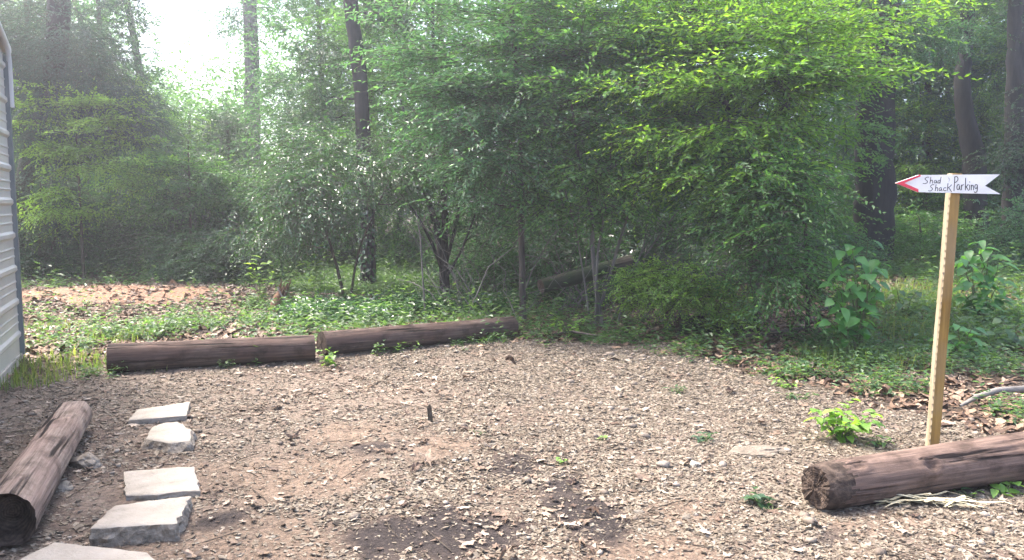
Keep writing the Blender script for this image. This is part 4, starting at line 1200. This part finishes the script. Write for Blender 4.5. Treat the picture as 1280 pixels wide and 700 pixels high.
# --- right side trunks
Y = 15.5
b = V(1085, 345, Y); b[2] = H(b[0], b[1])
tree('big_trunk_tree', 'tree', 'thick almost black trunk left of the arrow sign', b,
     [(b, .46), T(1092, 280, Y, .37), T(1094, 180, Y, .35), T(1100, 60, Y, .34), T(1104, -60, Y, .32), T(1106, -300, Y, .2), T(1108, -480, Y, .06)],
     [lob(1110, 40, Y - .5, 1.5, 1, .6, 24), lob(1100, -120, Y, 2.4, 2, .9, 30), lob(1110, -340, Y, 2.8, 2.6, 1.5, 40), lob(1150, 40, Y - .3, .8, .6, .4, 14)],
     M['leaf_blue'], M['bark_black'], L=.08, W=.038, m=13, k=14, seed=140, group=EDGE, seg=20, limb=.035)
Y = 17.0
b = V(1222, 330, Y); b[2] = H(b[0], b[1])
tree('curved_tree', 'tree', 'bent dark trunk rising behind the tail of the arrow sign', b,
     [(b, .24), T(1219, 240, Y, .23), T(1216, 190, Y, .22), T(1206, 140, Y, .17), T(1203, 95, Y, .15), T(1208, 40, Y, .14), T(1212, -80, Y, .12), T(1215, -320, Y, .04)],
     [lob(1200, -20, Y, 1.2, 1, .5, 20), lob(1230, -140, Y, 1.8, 1.6, .8, 22), lob(1220, -280, Y, 2.0, 2, 1.3, 24), lob(1255, 130, Y + .3, .5, .5, .6, 12)],
     M['leaf_bright'], M['bark_black'], L=.08, W=.038, m=13, k=14, seed=141, group=EDGE, seg=14)
Y = 15.0
b = V(1268, 340, Y); b[2] = H(b[0], b[1])
tree('shaded_trunk_tree', 'tree', 'dim dark trunk at the right edge of the wood', b,
     [(b, .25), T(1270, 250, Y, .22), T(1272, 120, Y, .2), T(1274, 20, Y, .18), T(1276, -200, Y, .1)],
     [lob(1270, 0, Y, 1.0, .9, .5, 18), lob(1290, -130, Y, 1.9, 1.5, 1, 44), lob(1275, 200, Y - .2, .4, .4, .8, 18), lob(1330, 120, Y, 1, 1, 1.2, 30)],
     M['leaf_dark'], M['bark_dark'], L=.075, W=.035, m=13, k=14, seed=142, group=EDGE, seg=14)

# young trees filling side gaps; yellower leaf colours stand in for sunlight
for px, py, Y, lbs, mt, lab, sd_ in [
        (1160, 345, 18.2, [(1150, 150, .7, .5, 30), (1165, 50, .9, .5, 30), (1150, 220, .7, .5, 26), (1140, 275, .6, .35, 18)], 'leaf_bright', 'young green tree between the thick black trunk and the bent one', 1),
        (1250, 345, 18.4, [(1248, 160, .6, .5, 24), (1245, 70, .8, .5, 26), (1262, 235, .6, .5, 22), (1225, 270, .6, .4, 18)], 'leaf_lime', 'young yellowish tree just right of the bent trunk', 2),
        (105, 350, 15.8, [(95, 195, .75, .5, 30), (130, 150, .7, .5, 26), (165, 215, .6, .4, 20), (80, 255, .6, .4, 16), (60, 140, .5, .4, 12)], 'leaf_lime', 'young tree with sunlight put into its lime green leaf colour before the dark evergreen', 3),
        (240, 350, 16.0, [(235, 215, .7, .5, 26), (210, 250, .6, .4, 18), (265, 240, .6, .4, 18)], 'leaf_feather', 'young green tree below the white sky gap', 4)]:
    b = V(px, py, Y); b[2] = H(b[0], b[1]); e = V(lbs[0][0], lbs[0][1] - 40, Y)
    tree('young_tree', 'tree', lab, b, [(b, .03), (b * .5 + e * .5, .022), (e, .008)],
         [lob(q[0], q[1], Y, q[2], .5, q[3], q[4]) for q in lbs], M[mt], M['bark_brown'], L=.095, W=.046, m=12, k=12, spray=(.3, .65), droop=.2, flatz=.25, flat=.8, tier=.4, seed=150 + sd_, group=EDGE, seg=6)

# --- far wood
rg = np.random.default_rng(5)
mb = MB(); mt_ = MB()
C = []
while len(C) < 4200:
    x_ = rg.uniform(-30, 30); y_ = rg.uniform(24, 38)
    px = 640 + 1000 * x_ / y_
    top_ = np.interp(px, [-300, 60, 150, 200, 240, 300, 360, 420, 470, 1400], [12, 11, 9.0, 6.5, 5.2, 5.6, 8, 11, 13, 14]) + 1.5 * (vnoise(x_ * .5, y_ * .5, 3) - .5)
    z_ = rg.random() ** (.8 if rg.random() < .7 else 2.6) * top_
    C.append((x_, y_, float(height(x_, y_)) + z_ + .2))
C = np.array(C); m_ = 11
cen = np.repeat(C, m_, 0) + rg.normal(0, .42, (len(C) * m_, 3))
sprays(mb, cen, rg.normal(0, 1, cen.shape) * [1, 1, .45], rg.uniform(.6, 1.1, len(cen)), 9, .17, .085, rg=rg, droop=.3)
for _ in range(46):
    x_ = rg.uniform(-26, 26); y_ = rg.uniform(23, 36); px = 640 + 1000 * x_ / y_
    if 190 < px < 420: continue
    h_ = float(height(x_, y_)); r_ = rg.uniform(.08, .2)
    tube(mb, [(x_, y_, h_ - .1), (x_ + rg.normal(0, .3), y_, h_ + 4), (x_ + rg.normal(0, .5), y_, h_ + 9)], [r_, r_ * .8, r_ * .4], 7, 1)
tag(mb.build('far_woods', [M['leaf_feather'], M['bark_dark']]), 'dense hazy wood behind all the nearer trees', 'wood', kind='stuff')

# ------------------------------------------------------------------ fallen trunks, stump
log('fallen_log', G(676, 362, .10) if False else V(676, 358, 11.3), V(790, 328, 12.0), .10, .12, M['log_moss'], 'old brown trunk leaning in the thicket behind the slender stem', None, seed=41, crack=.01)
log('mossy_log', G(846, 409, .10), G(945, 401, .11), .11, .12, M['log_moss'], 'low mossy log lying among leaves under the bright arching tree', None, seed=43, crack=.01)
b = G(345, 392); Yb2 = b[1]
st = thing('broken_stump', b, 'splintered orange brown stump among weeds left of the back logs', 'stump')
mb = MB()
tube(mb, [b - [0, 0, .05], b + [.02, 0, .12], b + [.06, 0, .24], b + [.10, 0, .33]], [.10, .085, .075, .06], 14, 0, .7)
for k_ in range(9):
    a_ = k_ * .7; q = b + [.09 + .045 * math.cos(a_), .045 * math.sin(a_), .28]
    tube(mb, [q, q + [.03 + .02 * math.cos(a_), .02 * math.sin(a_), .08], q + [.07 + .03 * math.cos(a_), .03 * math.sin(a_), random.uniform(.12, .24)]], [.03, .018, .003], 5, 0, .3)
mb.build('stump_wood', M['stump'], st, b)
mb = MB()
tube(mb, [b + [.05, -.05, .4], b + [.12, -.06, .25], b + [.3, -.1, .05]], [.02, .018, .012], 7, 0, .3)
mb.build('broken_limb', M['dead_branch'], st, b)
for (qx, qy, ex, ey, r_, lab) in ((905, 432, 1010, 418, .022, 'dark crooked fallen branch on the brown leaf bank right of the mossy log'),
                                 (690, 418, 745, 428, .016, 'thin dark fallen branch at the foot of the clump of pale stems'),
                                 (1015, 402, 1062, 380, .02, 'grey fallen branch leaning up the leaf bank towards the thick trunk')):
    a = G(qx, qy, .03); c = G(ex, ey, .06); mb = MB(); d_ = c - a
    nrm_ = np.array([-d_[1], d_[0], 0]) * .12
    tube(mb, [a, a + d_ * .3 + nrm_ + [0, 0, .05], a + d_ * .6 - nrm_ * .6 + [0, 0, .09], c + [0, 0, .08]], [r_ * .6, r_, r_, r_ * .5], 7, 0, .3)
    tube(mb, [a + d_ * .6 - nrm_ * .6 + [0, 0, .09], a + d_ * .75 - nrm_ * 2 + [0, 0, .12], a + d_ * .9 - nrm_ * 3.2 + [0, 0, .2]], [r_ * .6, r_ * .45, r_ * .2], 6, 0, .3)
    o = mb.build('fallen_branch', M['bark_grey2'], None, a); tag(o, lab, 'branch')
# silver dead branch on the right
a = G(1200, 508, .02); c = G(1300, 490, .06)
mb = MB()
tube(mb, [a, a * .8 + c * .2 + [0, 0, .05], a * .55 + c * .45 + [0, 0, .075], a * .2 + c * .8 + [0, 0, .05], c + [.1, 0, .02]], [.012, .022, .028, .026, .02], 9, 0, .35)
tube(mb, [a * .8 + c * .2 + [0, 0, .05], a * .7 + c * .3 + [-.02, .1, .03], a * .6 + c * .4 + [-.05, .22, .0]], [.014, .01, .005], 7, 0, .3)
o = mb.build('dead_branch', M['dead_branch'], None, a); tag(o, 'bare silver grey branch lying right of the sign post', 'branch')

# ------------------------------------------------------------------ ground plants (not countable)
def low_plants(name, mat, x, y, hgt, nl, L, W, label, up=.5, fine=False, rg=rng):
    n = len(x)
    if not n: return
    z = surf(x, y); h = hgt * (.5 + rg.random(n))
    t = (np.arange(nl) + .7) / nl
    az = rg.uniform(0, 6.283, n)[:, None] + np.arange(nl)[None] * 2.4
    lean = rg.normal(0, .25, (n, 2))
    P = np.stack([x[:, None] + lean[:, :1] * h[:, None] * t, y[:, None] + lean[:, 1:] * h[:, None] * t, z[:, None] + h[:, None] * t], -1)
    D = np.stack([np.cos(az), np.sin(az), np.full_like(az, .15) + rg.normal(0, .25, az.shape)], -1)
    Nn = np.stack([-.25 * np.cos(az), -.25 * np.sin(az), np.ones_like(az)], -1) + rg.normal(0, .25, D.shape)
    s = (.6 + .7 * rg.random((n, nl)))
    mb = MB()
    leaves(mb, P.reshape(-1, 3), D.reshape(-1, 3), Nn.reshape(-1, 3), (L * s).ravel(), (W * s).ravel(), fine=fine, rg=rg)
    return tag(mb.build(name, mat), label, kind='stuff')


def blades(name, mat, x, y, hgt, w, label, rg=rng):
    n = len(x); z = surf(x, y); h = hgt * (.4 + rg.random(n)); az = rg.uniform(0, 6.283, n); ln_ = rg.uniform(.15, .8, n)
    d = np.stack([np.cos(az), np.sin(az), np.zeros(n)], -1); s = np.stack([-np.sin(az), np.cos(az), np.zeros(n)], -1) * w
    p0 = np.stack([x, y, z - .01], -1); upv = np.array([[0, 0, 1.0]])
    p1 = p0 + upv * h[:, None] * .6 + d * (h * ln_ * .25)[:, None]; p2 = p0 + upv * (h * (1 - .3 * ln_))[:, None] + d * (h * ln_)[:, None]
    v = np.stack([p0 - s, p0 + s, p1 - s * .8, p1 + s * .8, p2], 1).reshape(-1, 3); b = np.arange(n)[:, None] * 5
    mb = MB(); mb.add(v, b + [0, 1, 3, 2], True)
    mb.f.append(b + [2, 3, 4]); mb.smooth.append(True); mb.mi.append(0)
    return tag(mb.build(name, mat), label, kind='stuff')


def blob(spots):
    S_ = [(G(px, py), sx, sy, a) for px, py, sx, sy, a in spots]

    def f(x, y):
        r = np.zeros_like(x)
        for p, sx, sy, a in S_:
            r = np.maximum(r, a * np.exp(-(((x - p[0]) / sx) ** 2 + ((y - p[1]) / sy) ** 2)))
        return inview(x, y) * sstep(.2, .75, r + (fbm(x, y, 2.4, 3, 17) - .5) * .7)
    return f


# shiny carpet behind the second log
x, y = scatter(9000, -4.2, 0.3, 9, 13.5, blob([(440, 400, .9, .7, 1.2), (520, 390, .8, .6, 1.1), (390, 398, .5, .6, 1), (590, 392, .6, .4, .9)]))
low_plants('shiny_ground_cover', M['leaf_gloss'], x, y, .22, 6, .075, .042, 'carpet of shiny leaves behind the second back log')
# weeds left, behind the first log
x, y = scatter(5200, -8, -2, 7, 12.5, blob([(180, 420, .7, .7, 1), (250, 410, .6, .6, 1), (320, 405, .7, .5, .9), (120, 415, .5, .4, .6), (350, 380, .6, .8, .9), (80, 440, .6, .6, .5)]))
low_plants('weedy_ground_cover', M['leaf_cover'], x, y, .16, 7, .065, .034, 'mixed low weeds between the red earth and the first back log')
x, y = scatter(26000, -8.5, -2.5, 6.3, 12.5, blob([(70, 460, .9, .55, 1.1), (20, 480, .5, .5, 1), (130, 425, .8, .5, .7), (60, 410, .8, .4, .6), (100, 455, .4, .25, 1)]))
blades('grass', M['grass'], x, y, .12, .004, 'short yellow green grass between the shed and the first back log')
# forest floor plants in the shade
x, y = scatter(26000, -12, 12, 8, 19, lambda x, y: inview(x, y) * wild(x, y) * sstep(-.2, .25, fbm(x, y, .7, 3, 123) - .42) * .8 * (1 - .8 * sstep(-2.2, -3.4, x) * sstep(15, 13.6, y)) * (1 - np.exp(-((x + 6.2) / 2.6) ** 2 - ((y - 12.9) / 1.0) ** 2)))
bk_ = rng.random(len(x)) > .9 * np.exp(-((x - 3.1) / 1.1) ** 2 - ((y - 10.0) / 1.5) ** 2); x = x[bk_]; y = y[bk_]
low_plants('undergrowth', M['leaf_cover'], x, y, .10 + .45 * rng.random(len(x)) ** 2.5, 7, .08, .04, 'green undergrowth on the shaded floor of the wood')
x, y = scatter(9000, -7.5, -1.5, 8, 13.5, lambda x, y: inview(x, y) * wild(x, y) * sstep(.38, .6, fbm(x, y, 1.5, 3, 77)))
dead_leaves('brown_leaves', M['deadleaf'], x, y, np.clip(np.exp(rng.normal(math.log(.034), .3, len(x))), .014, .06), 'dry brown leaves between the weeds behind the back logs', lobed=False)
# sunny grassy strip under the ivy trunk
x, y = scatter(15000, -4, 0.5, 13.5, 18, lambda x, y: inview(x, y) * .8)
low_plants('bright_ground_cover', M['leaf_cover'], x, y, .14, 5, .06, .03, 'light green ground cover seen past the dark straight trunk')
# tangle of thin bare stems under the trees
mb = MB()
for _ in range(170):
    px = random.uniform(560, 960); Y = random.uniform(10.4, 14.0)
    q = V(px, 380, Y); q[2] = H(q[0], q[1]); a_ = random.uniform(0, 6.28); L = random.uniform(.6, 2.0)
    e = q + np.array([math.cos(a_) * L * .7, math.sin(a_) * L * .4, L * random.uniform(.3, .95)])
    P = curve_pts(q, e, 6, random.uniform(.0, .25), .04, rng); r_ = random.uniform(.004, .011)
    tube(mb, P, np.linspace(r_, r_ * .4, 6), 5)
tag(mb.build('brushwood', M['bark_grey']), 'tangle of thin bare stems under the middle trees', kind='stuff')
# right bank
x, y = scatter(15000, 2.0, 9, 5.2, 12, blob([(1090, 450, .7, .7, 1), (1180, 420, .9, .9, 1), (1250, 400, .9, .9, 1), (1040, 440, .5, .5, .8), (1240, 460, .6, .5, .8), (1120, 390, .8, .9, 1), (970, 470, .25, .15, .8), (1270, 520, .3, .3, .6), (860, 432, .3, .2, .8), (1110, 490, .5, .35, .8), (780, 424, .4, .2, .8), (1000, 470, .4, .25, .8)]))
low_plants('leafy_ground_cover', M['leaf_cover'], x, y, .14, 6, .055, .028, 'low leafy weeds on the bank behind the sign post')
x, y = scatter(26000, 2.0, 9, 5.2, 12.5, blob([(1180, 380, .9, 1.2, .9), (1120, 420, .6, .6, .9), (1260, 360, .9, .9, .9), (1050, 455, .5, .4, .8), (1130, 460, .4, .4, .8)]))
blades('long_grass', M['grass'], x, y, .22, .004, 'longer grass on the bank behind the sign post')
# along the foot of the logs and across the far edge of the gravel
x, y = scatter(5000, -4, 3.5, 7.0, 10, lambda x, y: inview(x, y) * np.exp(-((y - np.interp(x, _EX, _EY) + .05) / .28) ** 2) * sstep(.42, .6, fbm(x, y, 1.8, 3, 51)))
low_plants('edge_ground_cover', M['leaf_cover'], x, y, .09, 6, .05, .026, 'small weeds creeping along the back edge of the gravel')

# ------------------------------------------------------------------ single plants
def weed(px, py, h, spread, n, L, W, mat, label, name='weed', seed=0, group='weeds growing in the gravel', fine=True, stems=4):
    rg = np.random.default_rng(3000 + seed); p = G(px, py)
    mb = MB()
    for s in range(stems):
        a = rg.uniform(0, 6.283); e = p + np.array([math.cos(a) * spread * rg.uniform(.3, .9), math.sin(a) * spread * rg.uniform(.3, .9), h * rg.uniform(.6, 1.1)])
        P = curve_pts(p - [0, 0, .02], e, 6, .12, .03, rg); tube(mb, P, np.linspace(.005, .002, 6), 5, 1)
        k = max(2, n // stems); t = np.linspace(.25, 1, k); q = np.stack([np.interp(t, np.linspace(0, 1, 6), P[:, i]) for i in range(3)], 1)
        az = rg.uniform(0, 6.28) + np.arange(k) * 2.4
        D = np.stack([np.cos(az), np.sin(az), rg.normal(.1, .25, k)], 1); Nn = np.stack([-.3 * np.cos(az), -.3 * np.sin(az), np.ones(k)], 1) + rg.normal(0, .2, (k, 3))
        leaves(mb, q, D, Nn, L * rg.uniform(.6, 1.2, k), W * rg.uniform(.7, 1.2, k), curl=.15, fine=fine, rg=rg)
    o = mb.build(name, [mat, M['stem_green']], None, p)
    return tag(o, label, 'weed', group)


weed(1052, 552, .24, .26, 90, .11, .068, M['leaf_lime'], 'largest bright green weed in the gravel left of the sign post', seed=1, stems=13)
weed(1100, 558, .07, .12, 16, .06, .04, M['leaf_cover'], 'flat dark weed just left of the sign post foot', seed=2)
weed(845, 492, .06, .10, 22, .06, .02, M['leaf_cover'], 'low grassy tuft in the far middle of the gravel', seed=3)
weed(980, 486, .07, .18, 30, .05, .028, M['leaf_lime'], 'spreading light green weed at the far right edge of the gravel', seed=4, stems=6)
weed(880, 553, .05, .10, 20, .065, .03, M['leaf_dark'], 'dull dark green weed in the open gravel', seed=5)
weed(702, 579, .025, .06, 8, .05, .03, M['leaf_lime'], 'tiny yellowish weed near the dark soil', seed=6)
weed(756, 552, .025, .04, 6, .045, .03, M['leaf_lime'], 'single little light green sprout in mid gravel', seed=7)
weed(597, 545, .03, .09, 10, .05, .016, M['leaf_dark'], 'thin dark green sprig right of the wooden stake', seed=8)
weed(712, 424, .28, .28, 44, .085, .055, M['leaf_lime'], 'leafy light green weed between the slender stem and the thicket', seed=9, stems=8)
weed(790, 425, .16, .22, 30, .055, .03, M['leaf_lime'], 'yellow green sprigs at the back edge below the thicket', seed=10, stems=6)
weed(410, 458, .16, .16, 24, .075, .05, M['leaf_lime'], 'bright weed growing in the gap between the two back logs', seed=11, stems=5)
weed(478, 440, .20, .14, 16, .09, .035, M['leaf_cover'], 'upright long leaved weed in front of the second back log', seed=12)
weed(520, 434, .14, .20, 22, .075, .045, M['leaf_cover'], 'wide weed in front of the middle of the second back log', seed=13, stems=5)
weed(280, 460, .08, .14, 20, .05, .03, M['leaf_cover'], 'small green weed against the foot of the first back log', seed=14, stems=5)
weed(1256, 620, .06, .12, 14, .085, .055, M['leaf_lime'], 'bright leaved weed under the front of the knotted log', seed=15)
weed(1212, 622, .04, .08, 10, .06, .04, M['leaf_cover'], 'little green weed half hidden below the knotted log', seed=16)
weed(950, 632, .07, .10, 18, .07, .05, M['leaf_dark'], 'withered grey green weed left of the ragged log end', seed=17, stems=5)
weed(965, 640, .02, .05, 5, .05, .03, M['leaf_cover'], 'tiny weed close to the ragged log end', seed=18)
weed(1000, 500, .05, .2, 26, .05, .028, M['leaf_cover'], 'patchy weed between the far gravel and the bright one', seed=19, stems=6)
weed(895, 332, .5, .22, 22, .26, .03, M['leaf_lime'], 'tuft of long pale blades in the dark hollow', 'grass_tuft', seed=20, group='taller plants at the wood edge', stems=5)
weed(330, 382, .75, .35, 40, .14, .07, M['leaf_lime'], 'bright tall leafy plant beside the orange stump', 'leafy_plant', seed=21, group='taller plants at the wood edge', stems=6)
weed(400, 380, .9, .35, 30, .14, .09, M['leaf_lime'], 'sunlit big leaved plant left of the ivy covered trunk', 'leafy_plant', seed=22, group='taller plants at the wood edge', stems=5)
weed(200, 425, .28, .35, 44, .09, .05, M['leaf_cover'], 'leafy weed clump behind the first back log', 'leafy_plant', seed=23, group='taller plants at the wood edge', stems=8)

# vine-like big-leaved plants by the big trunk
def bigplant(name, base, tips, L, W, per, mat, label, seed, group='taller plants at the wood edge', droop=.25):
    rg = np.random.default_rng(4000 + seed); base = np.asarray(base, float)
    root = thing(name, base, label, 'plant', group)
    sb = MB(); lb = MB()
    for e in tips:
        P = curve_pts(base + rg.normal(0, .02, 3) * [1, 1, 0], e, 8, .10, .015, rg)
        tube(sb, P, np.linspace(.009, .003, 8), 6)
        t = np.linspace(.3, 1, per); q = np.stack([np.interp(t, np.linspace(0, 1, 8), P[:, i]) for i in range(3)], 1)
        az = rg.uniform(0, 6.28) + np.arange(per) * 2.4
        D = np.stack([np.cos(az), np.sin(az) * .9 - .15, rg.normal(-.05, .22, per)], 1)
        Nn = np.stack([-.2 * np.cos(az), -.2 * np.sin(az) - .25, np.ones(per)], 1) + rg.normal(0, .2, (per, 3))
        pe = q + D * .03
        leaves(lb, pe, D, Nn, L * rg.uniform(.6, 1.15, per), W * rg.uniform(.75, 1.15, per), curl=droop, fold=.12, fine=True, rg=rg)
    sb.build('stem', M['stem_green'], root, base); lb.build('foliage', mat, root, base)
    return root


b = G(1224, 402); Y = b[1]
bigplant('broad_leaved_sapling', b, [V(1226, 300, Y), V(1200, 322, Y - .2), V(1250, 325, Y - .1), V(1210, 345, Y - .3), V(1252, 350, Y), V(1228, 370, Y - .2), V(1238, 312, Y), V(1212, 312, Y + .1), V(1205, 368, Y - .2), V(1262, 368, Y)], .20, .105, 9, M['leaf_big'], 'sapling with big pale green leaves right of the sign post', 1)
b = G(1072, 446); Y = b[1]
bigplant('big_leaved_vine', b, [V(1085, 300, Y + .1), V(1052, 312, Y), V(1098, 322, Y), V(1070, 345, Y - .2), V(1045, 375, Y - .2), V(1100, 330, Y), V(1035, 400, Y - .2), V(1080, 390, Y - .3), V(1066, 306, Y - .1), V(1090, 335, Y - .2), V(1050, 340, Y - .1), V(1040, 350, Y - .1), V(1095, 360, Y)], .15, .11, 9, M['leaf_big'], 'tall vine of large bright leaves in front of the thick black trunk', 2)
b = G(1200, 448); Y = b[1]
bigplant('broad_leaved_plant', b, [V(1195, 405, Y), V(1215, 410, Y - .1), V(1225, 425, Y), V(1185, 425, Y)], .15, .09, 6, M['leaf_big'], 'low broad leaved plant at the right of the post below the sapling', 3)
b = G(1262, 440); Y = b[1]
bigplant('broad_leaved_plant', b, [V(1255, 400, Y), V(1275, 405, Y - .1), V(1285, 420, Y), V(1248, 418, Y)], .14, .085, 6, M['leaf_cover'], 'low broad leaved plant at the right edge above the silver branch', 4)
b = G(1130, 400); Y = b[1]
bigplant('broad_leaved_plant', b, [V(1120, 360, Y), V(1145, 365, Y - .1), V(1150, 380, Y), V(1110, 378, Y)], .13, .075, 6, M['leaf_cover'], 'low broad leaved plant between the vine and the sign post', 5)
# thin bare sapling before the forked tree
b = G(532, 398); Y = b[1]
mb = MB(); tube(mb, [b, V(528, 340, Y), V(526, 300, Y), V(520, 262, Y)], [.016, .013, .01, .005], 7)
for q in ((527, 320, 548, 296), (527, 310, 505, 285), (524, 285, 540, 262)):
    tube(mb, [V(q[0], q[1], Y), V((q[0] + q[2]) / 2, (q[1] + q[3]) / 2 - 3, Y), V(q[2], q[3], Y - .1)], [.006, .005, .002], 5)
o = mb.build('bare_sapling', M['bark_grey'], None, b); tag(o, 'thin nearly leafless sapling behind the middle of the second back log', 'sapling')

# dried pale plant under the knotted log
p = G(1150, 632); mb = MB()
for i in range(46):
    a = rng.uniform(-.5, .5) + (0 if i % 2 else 3.1); L = rng.uniform(.08, .26); w = .006 + .004 * rng.random()
    o0 = p + np.array([rng.normal(0, .10), rng.normal(0, .035), .008 + rng.random() * .03])
    o0[2] += surf(o0[0], o0[1]) - p[2]
    d = np.array([math.cos(a), math.sin(a), 0]); s = np.array([-d[1], d[0], 0]) * w
    pts = [o0, o0 + d * L * .4 + [0, 0, .025 * rng.random()], o0 + d * L * .75 + s * rng.normal(0, 2) + [0, 0, .02 * rng.random()], o0 + d * L + s * rng.normal(0, 4) - [0, 0, .005]]
    v = []
    for q, f_ in zip(pts, (.6, 1, 1, .15)): v += [q - s * f_, q + s * f_]
    mb.add(v, [[0, 1, 3, 2], [2, 3, 5, 4], [4, 5, 7, 6]], False)
o = mb.build('dried_plant', M['straw'], None, p); tag(o, 'dried straw coloured plant spread in front of the knotted log', 'plant')

# ------------------------------------------------------------------ air
mb = MB()
x0, x1, y0, y1, z0, z1 = -230, 230, -230, 230, -1.6, 18
v = [(x0, y0, z0), (x1, y0, z0), (x1, y1, z0), (x0, y1, z0), (x0, y0, z1), (x1, y0, z1), (x1, y1, z1), (x0, y1, z1)]
mb.add(v, [[0, 3, 2, 1], [4, 5, 6, 7], [0, 1, 5, 4], [1, 2, 6, 5], [2, 3, 7, 6], [3, 0, 4, 7]])
m, nt, ns, ln = newmat('air')
pv_ = N_(nt, 'ShaderNodeVolumePrincipled'); pv_.inputs['Density'].default_value = .0050
pv_.inputs['Color'].default_value = (.92, .95, 1, 1); pv_.inputs['Anisotropy'].default_value = .72
out = N_(nt, 'ShaderNodeOutputMaterial'); ln.new(pv_.outputs[0], out.inputs['Volume'])
tag(mb.build('haze', m), 'thin bright haze in the air between the trees', kind='stuff')

# ------------------------------------------------------------------ light, world, camera
SUN_EL, SUN_AZ = 58.0, -58.0                     # azimuth from the view direction, negative to the left
w = bpy.data.worlds.new('World'); scene.world = w; w.use_nodes = True
nt = w.node_tree; nt.nodes.clear()
sky = nt.nodes.new('ShaderNodeTexSky'); sky.sky_type = 'NISHITA'; sky.sun_disc = False
sky.sun_elevation = R(SUN_EL); sky.sun_rotation = R(SUN_AZ)
sky.dust_density = 5.0; sky.air_density = .7; sky.ozone_density = 1.0
bg = nt.nodes.new('ShaderNodeBackground'); bg.inputs['Strength'].default_value = .15
ow = nt.nodes.new('ShaderNodeOutputWorld')
nt.links.new(sky.outputs[0], bg.inputs[0]); nt.links.new(bg.outputs[0], ow.inputs[0])
sd = bpy.data.lights.new('sun', 'SUN'); sd.energy = 1.0; sd.angle = R(10); sd.color = (1, .95, .86)
so = bpy.data.objects.new('sun', sd); COL.objects.link(so)
tosun = Vector((math.sin(R(SUN_AZ)) * math.cos(R(SUN_EL)), math.cos(R(SUN_AZ)) * math.cos(R(SUN_EL)), math.sin(R(SUN_EL))))
so.rotation_euler = tosun.to_track_quat('Z', 'Y').to_euler()

cd = bpy.data.cameras.new('camera'); cd.sensor_width = 36; cd.lens = FPX / 1280 * 36; cd.clip_end = 1000; cd.clip_start = .05
co = bpy.data.objects.new('camera', cd); COL.objects.link(co); co.location = (0, 0, CAM_H)
co.rotation_euler = (math.pi / 2 - PITCH, 0, 0); scene.camera = co

vs_ = scene.view_settings
vs_.view_transform = 'Standard'; vs_.look = 'None'; vs_.gamma = 1; vs_.exposure = 2.95; vs_.use_curve_mapping = False
c = scene.cycles
c.max_bounces = 9; c.diffuse_bounces = 5; c.glossy_bounces = 2; c.transmission_bounces = 4; c.transparent_max_bounces = 4; c.volume_bounces = 0
c.use_denoising = True; c.caustics_reflective = False; c.caustics_refractive = False
c.sample_clamp_indirect = 6.0
